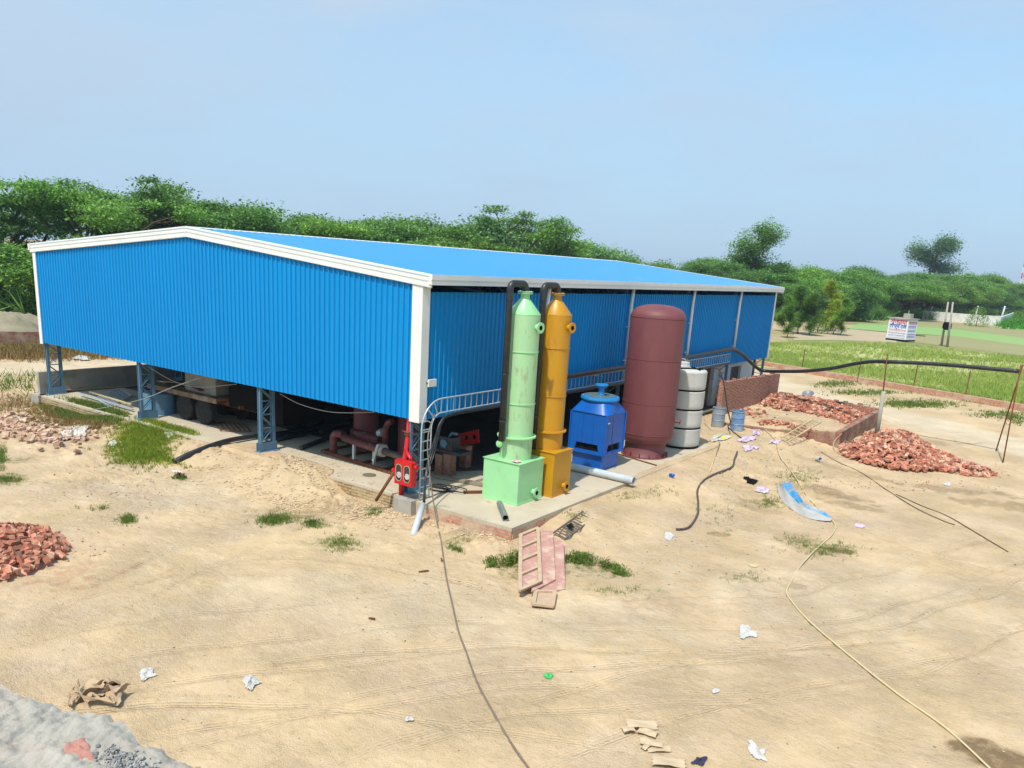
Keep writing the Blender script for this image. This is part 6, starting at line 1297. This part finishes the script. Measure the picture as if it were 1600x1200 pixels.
def text(s_, size, pos, m, right, nrm, name='lettering', bold=.0):
    c = bpy.data.curves.new(name, 'FONT'); c.body = s_; c.size = size; c.extrude = .004; c.offset = bold; c.align_x = 'CENTER'; c.align_y = 'CENTER'; c.materials.append(m)
    o = bpy.data.objects.new(name, c); COL.objects.link(o); bpy.context.view_layer.update(); me_ = bpy.data.meshes.new_from_object(o.evaluated_get(bpy.context.evaluated_depsgraph_get())); bpy.data.objects.remove(o); me_.materials.clear(); me_.materials.append(m); o = bpy.data.objects.new(name, me_); COL.objects.link(o); Mw = Matrix((right, Vector((0, 0, 1)), nrm)).transposed().to_4x4(); Mw.translation = Vector(pos)-parent_loc(ki); o.parent = ki; o.matrix_local = Mw; return o
nf = -uy if (-uy).dot(CAM-kL) > 0 else uy
def face_row(origin, right, width, nrm, rows, sc):
    for (txt, sz, z, m, bold) in rows: text(txt, sz, origin+right*width/2+Vector((0, 0, z))+nrm*.012, m, right, nrm, 'lettering', bold)
rows = [('अंजनया', .78, 2.42, REDT, .02), ('हॉस्पीटल', .66, 1.88, BLUT, .02)]
face_row(kL, ux, wL, nf, rows, 1)
# third and lower lines are too small to read in the place: only strokes of paint
def strokes(origin, right, width, nrm, z, h, m, seed, gap=.06):
    rs = random.Random(seed); b = MB(); x = .18
    while x < width-.22:
        w = rs.uniform(.05, .13); zz = z+rs.uniform(-.02, .02); c_ = origin+right*(x+w/2)+nrm*.008
        b.obox(c_+Vector((0, 0, zz)), (w/2*.35, .006, h/2), Matrix((right, nrm, Vector((0, 0, 1)))).transposed())
        b.obox(c_+Vector((0, 0, zz+h*.42)), (w/2, .007, h*.10), Matrix((right, nrm, Vector((0, 0, 1)))).transposed())
        if rs.random() < .5: b.obox(c_+right*w*.25+Vector((0, 0, zz-h*.1)), (w*.22, .0065, h*.12), Matrix((right, nrm, Vector((0, 0, 1)))).transposed())
        x += w+gap*rs.uniform(.4, 1)
    b.build('painted_line', m, ki)
strokes(kL, ux, wL, nf, 1.35, .26, REDT, 1); strokes(kL, ux, wL, nf, .98, .15, INKT, 2, .04); strokes(kL, ux, wL, nf, .66, .19, BLUT, 3); strokes(kL, ux, wL, nf, .38, .10, INKT, 4, .05)
oR = kL+ux*wL
strokes(oR, uy, dW, ux, 2.35, .36, REDT, 5, .1); strokes(oR, uy, dW, ux, 1.85, .34, BLUT, 6, .1); strokes(oR, uy, dW, ux, 1.35, .2, INKT, 7); strokes(oR, uy, dW, ux, .9, .14, BLUT, 8); strokes(oR, uy, dW, ux, .6, .2, BLUT, 9)

# ================================================================ poles
tp = E_('transformer_poles', tuple(P(1475, 541, -.36)), 'pair of pale concrete poles carrying a black transformer in the field', 'transformer')
b1, b2 = P(1471, 540, -.36), P(1480, 542, -.36); t1, t2 = Pv(1481.5, 472, b1.y), Pv(1489, 472, b2.y)
MB().tube([b1, t1], [.15, .10], 8).build('pole', CONCG, tp); MB().tube([b2, t2], [.15, .10], 8).build('pole', CONCG, tp)
mid = (b1.lerp(t1, .46)+b2.lerp(t2, .46))/2; b = MB(); b.lathe(mid+Vector((0, 0, 0)), [(0, -.4), (.42, -.4), (.45, -.3), (.45, .4), (.40, .48), (0, .5)], 16)
for k in range(8): b.obox(mid+Vector((.46*math.cos(k*.785), .46*math.sin(k*.785), 0)), (.06, .015, .3), Matrix.Rotation(k*.785, 3, 'Z'))
b.build('transformer_tank', DARK, tp); b = MB(); b.bar(b1.lerp(t1, .38), b2.lerp(t2, .38), .12); b.build('cross_bar', RUST, tp)
for k, (bx, by, tx_, ty_, dz, lab) in enumerate([(1381, 493, 1387, 461, 0, 'leaning pale electric pole before the dark trees above the pump house'), (1453.5, 484, 1458.5, 455, 0, 'pale electric pole left of the white compound wall'), (1525, 484, 1527.5, 464, 0, 'pale electric pole behind the middle of the compound wall'), (1566, 485, 1570.5, 462, 0, 'pale electric pole near the right end of the compound wall'), (1290, 496, 1291, 478, 0, 'short white pole among the young trees')]):
    q_ = P(bx, max(by, 487), -.36); dist = (q_-CAM).length
    if dist > 230: q_ = CAM+(q_-CAM)*(230/dist); q_.z = -.4
    sc_ = F_/((q_-CAM).dot(fw)); hgt = (by-ty_+3)/sc_; lean = (tx_-bx-(-.0))/sc_
    top = q_+Vector((.83*lean*.6, .2*lean, hgt)); e_ = E_('electric_pole', tuple(q_), lab, 'pole', 'electric poles by the trees'); MB().tube([q_, top], [.22, .15], 7).build('mast', WHITEP, e_)
    if k < 4: b = MB(); b.bar(top-Vector((.8, 0, .5)), top+Vector((.8, 0, -.5)), .12); b.build('cross_arm', STEEL, e_)
# white compound wall
w0, w1 = P(1443, 499, -.3), P(1562, 507, -.3)
def far_at(px, py, dist):
    d = (P(px, 600, 0)-CAM); d = fw + rt*(px-PX0)/F_ + up*(PY0-py)/F_; return CAM+d*dist
# placed at about 190 m
w0 = far_at(1442, 494, 190); w1 = far_at(1562, 501, 178); w2 = far_at(1583, 492, 230)
w0.z = w1.z = w2.z = 0; b = MB(); b.wall(w0, w1, -.5, 1.5, .3); b.wall(w1, w2, -.5, 1.4, .3); o = b.build('compound_wall', WHITEP); tag(o, 'long low whitewashed compound wall far off before the trees', 'wall')
w3 = far_at(1447, 488, 235); w3.z = 0; b = MB(); b.add([(w0.x, w0.y, .0), (w1.x, w1.y, .0), (w2.x, w2.y, .25), (w3.x, w3.y, .6)], [(0, 1, 2, 3)]); o = b.build('yard_ground', TAN); tag(o, kind='structure')
# distant lattice mast
q_ = far_at(1597, 445, 420); b0_ = Vector((q_.x, q_.y, -.4)); sc_ = F_/((b0_-CAM).dot(fw)); hh = Pv(1599, 408, q_.y).z+.4
t_ = E_('lattice_mast', tuple(b0_), 'tiny red and white lattice mast above the trees at the right edge', 'mast')
for k in range(8):
    z0_, z1_ = hh*k/8, hh*(k+1)/8; b = MB()
    for sx in (-1, 1):
        for sy in (-1, 1): b.bar(b0_+Vector((sx*1.0, sy*1.0, z0_)), b0_+Vector((sx*1.0, sy*1.0, z1_)), .3)
    b.bar(b0_+Vector((-1, -1, z0_)), b0_+Vector((1, -1, z1_)), .2); b.bar(b0_+Vector((1, -1, z0_)), b0_+Vector((-1, -1, z1_)), .2)
    b.build('mast_section', RED if k % 2 else WHITEP, t_)

# ================================================================ trees
def tree_mesh(kind, seed):
    """unit tree 10 m tall: trunk and limbs, and a crown of leaf-sized cards in uneven clumps"""
    rs = random.Random(seed*97+5); r = np.random.default_rng(seed+100); tb = MB(); clumps = []
    def limb(p, d, ln, rad, depth):
        pts = [p]; q = Vector(p); dd = Vector(d)
        for _ in range(3):
            dd = (dd+Vector((rs.gauss(0, .16), rs.gauss(0, .16), rs.gauss(0, .08)))).normalized(); q = q+dd*ln/3; pts.append(q.copy())
        tb.tube(pts, [rad, rad*.85, rad*.7, rad*.55], 6 if depth < 2 else 4, cap=False)
        return q, dd
    if kind == 'acacia': nstem, spread, trunk_h, flat = 3, 1.0, 2.2, .34
    elif kind == 'airy': nstem, spread, trunk_h, flat = 3, 1.0, 2.6, .26
    elif kind == 'round': nstem, spread, trunk_h, flat = 3, .8, 1.6, .62
    elif kind == 'tall': nstem, spread, trunk_h, flat = 1, .42, 4.5, .8
    else: nstem, spread, trunk_h, flat = 1, .22, 1.6, .9
    for s_ in range(nstem):
        base = Vector((rs.gauss(0, .35), rs.gauss(0, .35), -.3)) if nstem > 1 else Vector((0, 0, -.3))
        a0 = 6.283*s_/nstem+rs.random(); lean = .28 if nstem > 1 else .06
        q, dd = limb(base, (lean*math.cos(a0), lean*math.sin(a0), 1), trunk_h*1.2, .20 if kind != 'slim' else .09, 0)
        nb = {'acacia': 5, 'airy': 4, 'round': 5, 'tall': 14, 'slim': 13}[kind]
        for k in range(nb):
            a = a0+6.283*k/nb+rs.gauss(0, .4)
            if kind in ('tall', 'slim'):
                f = k/nb; st = Vector((rs.gauss(0, .1), rs.gauss(0, .1), trunk_h*(.8)+f*(9.2-trunk_h))) ; ln = (2.6*(1-.45*f) if kind == 'tall' else 1.0*(.45+.75*math.sin(3.1*min(1, f+.12))))*rs.uniform(.7, 1.15); e = rs.uniform(.35, 1.0)
                if k == 0: tb.tube([(0, 0, trunk_h), (rs.gauss(0, .15), rs.gauss(0, .15), 8.6)], [.16, .05] if kind == 'tall' else [.07, .03], 6, cap=False); clumps.append((Vector((0, 0, 8.9)), .95 if kind == 'tall' else .55, flat))
                q2, d2 = limb(st, (math.cos(a), math.sin(a), e), ln, .07, 1); clumps.append((q2, rs.uniform(.7, 1.25) if kind == 'tall' else rs.uniform(.55, .95), 1.15))
                clumps.append((st+(q2-st)*.5+Vector((0, 0, .3)), .7 if kind == 'tall' else .5, flat))
            else:
                e = rs.uniform(.45, 1.1) if kind == 'acacia' else (rs.uniform(.7, 1.7) if kind == 'airy' else rs.uniform(.3, 1.5)); ln = rs.uniform(2.2, 4.0)*(1 if kind == 'acacia' else (1.15 if kind == 'airy' else .75))
                q2, d2 = limb(q, (math.cos(a)*spread, math.sin(a)*spread, e), ln, .11, 1)
                for m_ in range(3):
                    aa = a+rs.gauss(0, .8); q3, d3 = limb(q2, (math.cos(aa)*spread, math.sin(aa)*spread, rs.uniform(.1, .8) if kind == 'acacia' else rs.uniform(-.1, 1.2)), rs.uniform(1.2, 2.4), .05, 2)
                    clumps.append((q3, rs.uniform(.9, 1.6) if kind != 'airy' else rs.uniform(.7, 1.35), flat))
                    if rs.random() < (.5 if kind != 'airy' else .15): clumps.append((q2+Vector((rs.gauss(0, .6), rs.gauss(0, .6), rs.uniform(-.1, .7))), rs.uniform(.6, 1.1), flat))
                if kind == 'round' and rs.random() < .8: clumps.append((q+Vector((math.cos(a)*1.9, math.sin(a)*1.9, rs.uniform(-1.6, -.2))), rs.uniform(.9, 1.4), .8))
    zmax = max(c[0].z+c[1]*c[2] for c in clumps); k_ = 10/zmax
    V = []; 
    for (c_, rad, fl) in clumps:
        if kind in ('tall',) and rs.random() < .08: continue
        n_ = int(({'acacia': 620, 'airy': 460, 'round': 760, 'tall': 900, 'slim': 1500}[kind])*rad*rad)
        u = r.normal(size=(n_, 3)); u /= np.linalg.norm(u, axis=1)[:, None]; rr = r.random(n_)**.38
        lob = 1+.35*np.sin(u[:, 0]*4+seed)*np.sin(u[:, 1]*5)+.2*np.sin(u[:, 2]*7+1)
        pos = u*(rad*rr*lob)[:, None]; pos[:, 2] *= fl; pos[:, 2] += .10*r.normal(size=n_)*rad; pos[:, :2] += (.10*r.standard_t(3, size=(n_, 2)).clip(-6, 6)*rad); pos += np.array(c_)
        # each leaf spray: a small slanted quad, mostly lying
        a = r.random(n_)*6.283; sz = r.uniform(.04, .12, n_)*(1 if kind != 'slim' else .8); t1_ = np.stack([np.cos(a), np.sin(a), r.normal(0, .45, n_)], -1)*sz[:, None]
        t2_ = np.stack([-np.sin(a), np.cos(a), r.normal(0, .6, n_)], -1)*(sz*r.uniform(.35, .7, n_))[:, None]
        V.append(np.stack([pos-t1_, pos-t2_, pos+t1_, pos+t2_], 1).reshape(-1, 3))
    V = np.concatenate(V)*k_; n4 = len(V)//4
    me = bpy.data.meshes.new('crown'); me.vertices.add(len(V)); me.vertices.foreach_set('co', V.ravel()); me.loops.add(len(V)); me.loops.foreach_set('vertex_index', np.arange(len(V))); me.polygons.add(n4)
    me.polygons.foreach_set('loop_start', np.arange(0, len(V), 4)); me.polygons.foreach_set('loop_total', np.full(n4, 4)); me.update(calc_edges=True)
    tm = bpy.data.meshes.new('trunk'); tm.from_pydata([(v[0]*k_, v[1]*k_, v[2]*k_) for v in tb.v], [], tb.f); tm.materials.append(BARK)
    return tm, me
TREES = {}
def get_tree(kind, seed, leaf):
    if (kind, seed) not in TREES: TREES[(kind, seed)] = tree_mesh(kind, seed)
    tm, me = TREES[(kind, seed)]
    key = (kind, seed, leaf)
    if key not in TREES: c = me.copy(); c.materials.clear(); c.materials.append(LEAF[leaf]); TREES[key] = c
    return tm, TREES[key]
def tree(kind, seed, leaf, loc, h, label, group=None, sxy=1., name='tree', rot=None):
    tm, cm = get_tree(kind, seed, leaf); t = E_(name, tuple(loc), label, 'tree', group); s_ = h/10; t.scale = (s_*sxy, s_*sxy, s_); t.rotation_euler = (0, 0, random.random()*6.28 if rot is None else rot)
    for nm, me_ in (('trunk', tm), ('crown', cm)): o = bpy.data.objects.new(nm, me_); COL.objects.link(o); o.parent = t
    return t
SKY = [(-200, 300), (0, 292), (50, 280), (95, 300), (150, 288), (200, 281), (245, 292), (270, 308), (300, 305), (340, 322), (400, 340), (460, 333), (500, 340), (525, 352), (560, 340), (600, 345), (650, 338), (700, 348), (740, 336), (790, 330), (830, 342), (860, 362), (900, 366), (950, 392), (1000, 396), (1050, 397), (1100, 396), (1150, 400), (1200, 405), (1240, 410), (1280, 420), (1320, 412), (1360, 420), (1400, 424), (1440, 422), (1500, 422), (1550, 430), (1600, 438), (1800, 462)]
def skyline(px):
    for (a, ya), (b_, yb) in zip(SKY, SKY[1:]):
        if a <= px <= b_: return ya+(yb-ya)*(px-a)/(b_-a)
    return 400
LINE = [(-72, -20), (-64, 12), (-60, 28), (-56, 48), (-48, 75), (-38, 105), (-30, 132), (-25, 155), (-22, 185), (-18, 225), (-12, 280), (-6, 335), (5, 400)]
def line_at(s):
    for (a, b_) in zip(LINE, LINE[1:]):
        l_ = math.dist(a, b_)
        if s <= l_: t_ = s/l_; return a[0]+(b_[0]-a[0])*t_, a[1]+(b_[1]-a[1])*t_, ((b_[0]-a[0])/l_, (b_[1]-a[1])/l_)
        s -= l_
    return None
rs = random.Random(21)
ZONES = ['beyond the left end of the shed', 'above the left slope of the gable', 'just right of the gable peak', 'above the near part of the roof', 'above the roof over the corner column', 'above the roof over the towers', 'above the far part of the roof', 'above the far end of the roof', 'behind the young trees', 'behind the pump house', 'behind the white compound wall']
LABT = {'acacia': ['spreading flat topped thorn tree', 'paler spreading thorn tree', 'light green spreading thorn tree'],
        'round': ['dark bushy tree', 'mid green bushy tree', 'light green bushy tree']}
s = 0; cnt = 0
while True:
    q_ = line_at(s)
    if not q_: break
    x, y, dr_ = q_; dist = math.dist((x, y), (CAM.x, CAM.y))
    for row, off in enumerate((0, 9, 19)):
        if row == 2 and rs.random() < .4: continue
        px_, py_ = x-dr_[1]*off+rs.gauss(0, 1.5), y+dr_[0]*off+rs.gauss(0, 2.0)+0
        u, v = PXof((px_, py_, 0)); u2, v2 = PXof((px_, py_, 10)); sc_ = (v-v2)/10
        if not -120 < u2 < 1680: continue
        tgt = skyline(u2)+[rs.uniform(12, 60), rs.uniform(-2, 30), rs.uniform(-6, 20)][row]*(1 if dist < 120 else .5)
        h = max(5.5, min(17, (v-tgt)/sc_)); kind = 'acacia' if rs.random() < (.5 if row else .25) else 'round'
        if u2 < 330:
            if row == 2: continue
            h = min(h, (v-rs.uniform(362, 395))/sc_)
        zone = ZONES[min(int(max(0, u2)//145), len(ZONES)-1)]
        lf = rs.choices([0, 1, 2, 4], [.30, .38, .17, .15])[0]; li = {0: 0, 4: 1, 1: 1, 2: 2}[lf]
        tree(kind, rs.randrange(4), lf, (px_, py_, -.4), h, LABT[kind][li]+' '+zone+(', front row', ', second row', ', back row')[row], 'trees ', sxy=rs.uniform(.95, 1.35)); cnt += 1
    s += 6.0 if dist < 110 else (7.5 if dist < 200 else 10)
print('belt trees', cnt)
# the individual trees that stand out
def tree_px(kind, seed, leaf, u, vb, vt, dist, label, sxy=1., group=None, name='tree'):
    q_ = far_at(u, vb, dist); q_.z = -.4
    a = PXof(q_)[1]; b_ = PXof((q_.x, q_.y, 9.6))[1]; h = (a-vt)/((a-b_)/10)
    return tree(kind, seed, leaf, q_, h, label, group, sxy, name)
tree_px('tall', 1, 1, 1170, 495, 343, 150, 'tall ragged tree rising above the belt behind the far end of the roof', 1.15)
tree_px('tall', 2, 4, 1448, 480, 364, 300, 'tall hazy tree rising above the belt at the right', 1.35)
tree_px('airy', 8, 1, 135, 480, 292, 80, 'airy light green thorn tree between the two taller ones at the left', .95)
tree_px('acacia', 3, 1, 405, 480, 338, 100, 'flat thorn tree filling the belt right of the gable peak', 1.1)
tree_px('acacia', 13, 0, 455, 480, 331, 104, 'thorn tree above the roof left of the belt gap', 1.15)
tree_px('airy', 14, 1, 505, 480, 338, 104, 'thin thorn tree above the roof by the belt gap', 1.1)
tree_px('acacia', 15, 0, 560, 480, 338, 108, 'dark thorn tree above the roof right of the belt gap', 1.1)
tree_px('airy', 11, 1, 250, 480, 300, 96, 'small airy thorn tree behind the open crowned one', .9)
tree_px('acacia', 12, 0, 345, 480, 326, 96, 'low dense thorn tree right of the gable peak', 1.0)
tree_px('acacia', 9, 0, 290, 480, 306, 92, 'dense dark thorn tree just left of the gable peak', 1.0)
tree_px('airy', 10, 0, -30, 480, 285, 80, 'thorn tree cut by the left edge of the picture', 1.1)
tree_px('airy', 5, 1, 205, 480, 280, 88, 'open crowned thorn tree rising above the left part of the roof', 1.15)
tree_px('airy', 6, 0, 55, 480, 278, 84, 'broad thorn tree rising above the left corner of the roof', 1.2)
tree_px('airy', 7, 1, 790, 480, 327, 110, 'rounded thorn tree rising above the middle of the roof', 1.1)
for k, (u, vb, vt, dist, leaf, sx, lab) in enumerate([(1224, 506, 458, 112, 2, 1.58, 'short light green young tree beside the end of the shed'), (1248, 512, 444, 108, 1, 1.66, 'mid green young tree second from the shed end'), (1266, 508, 456, 106, 2, 1.58, 'bushy young tree left of the yellow green one'), (1293, 500, 436, 118, 3, 1.3, 'tallest narrow yellow green young tree'), (1304, 504, 466, 112, 3, 1.37, 'light green young tree just right of the yellow green one'), (1316, 502, 463, 110, 2, 1.58, 'rightmost drooping green young tree in the young plantation'), (1232, 508, 474, 100, 2, 1.58, 'small pale bushy sapling near the shed end')]):
    tree_px('slim', k % 4, leaf, u, vb, vt, dist, lab, sx, 'young trees beyond the shed', 'young_tree')
def bush(u, v, dist, r, h, leaf, label, n=900):
    q_ = far_at(u, v, dist); q_.z = -.4; rs2 = random.Random(int(u)); t = E_('bush', tuple(q_), label, 'bush'); b = MB()
    for _ in range(n):
        a = rs2.random()*6.283; e = rs2.random()**.5; z = h*rs2.random(); k = r*(1-(z/h)**2*.7)*(.5+.5*e)*(1+.25*math.sin(3*a)); w = rs2.uniform(.05, .13)*max(1, dist/120); M_ = Euler((rs2.gauss(0, .8), rs2.gauss(0, .8), a)).to_matrix()
        c_ = q_+Vector((k*math.cos(a), k*math.sin(a), z)); b.add([c_+M_@Vector((-w, 0, 0)), c_+M_@Vector((0, -w*.5, 0)), c_+M_@Vector((w, 0, 0)), c_+M_@Vector((0, w*.5, 0))], [(0, 1, 2, 3)])
    b.build('foliage', LEAF[leaf], t); MB().tube([q_, q_+Vector((0, 0, h*.5))], .08, 6).build('stem', BARK, t)
bush(1278, 514, 112, 1.3, 1.9, 1, 'low round bush in front of the young trees', 1100)
bush(1526, 505, 165, 2.2, 4.0, 2, 'light green bush standing in the tall grass', 1500)
bush(1590, 505, 170, 2.0, 3.5, 2, 'green bush at the right edge in the tall grass', 1300)
bush(1300, 500, 120, .8, 2.2, 3, 'small yellowish bush under the yellow green young tree', 600)
# undergrowth along the foot of the belt
pts = []
s = 0
while True:
    q_ = line_at(s)
    if not q_: break
    x, y, dr_ = q_
    for _ in range(26): o_ = random.uniform(-3, 16); pts.append((x-dr_[1]*o_+random.gauss(0, 1), y+dr_[0]*o_+random.gauss(0, 1), -.4))
    s += 1.4
tufts('undergrowth', pts, LEAF[0], .6, 2.6, .35, 'dark green undergrowth at the foot of the tree belt', 'undergrowth', 16, .55, .8)

# ================================================================ air
hzb = MB().box(-260, 260, -60, 520, -2.2, 26).build('haze', None) if False else None
me_ = bpy.data.meshes.new('haze'); me_.from_pydata([(x, y, z) for z in (-2.5, 30) for y in (-80, 1600) for x in (-950, 950)], [], [(0, 2, 3, 1), (4, 5, 7, 6), (0, 1, 5, 4), (2, 6, 7, 3), (0, 4, 6, 2), (1, 3, 7, 5)])
hm = bpy.data.materials.new('haze_air'); hm.use_nodes = True; hm.node_tree.nodes.clear(); vo = hm.node_tree.nodes.new('ShaderNodeOutputMaterial'); pv = hm.node_tree.nodes.new('ShaderNodeVolumePrincipled')
pv.inputs['Color'].default_value = (.78, .87, 1, 1); pv.inputs['Density'].default_value = .0003; pv.inputs['Anisotropy'].default_value = .2
hm.node_tree.links.new(pv.outputs[0], vo.inputs['Volume']); me_.materials.append(hm)
o = bpy.data.objects.new('haze', me_); COL.objects.link(o); tag(o, kind='stuff')
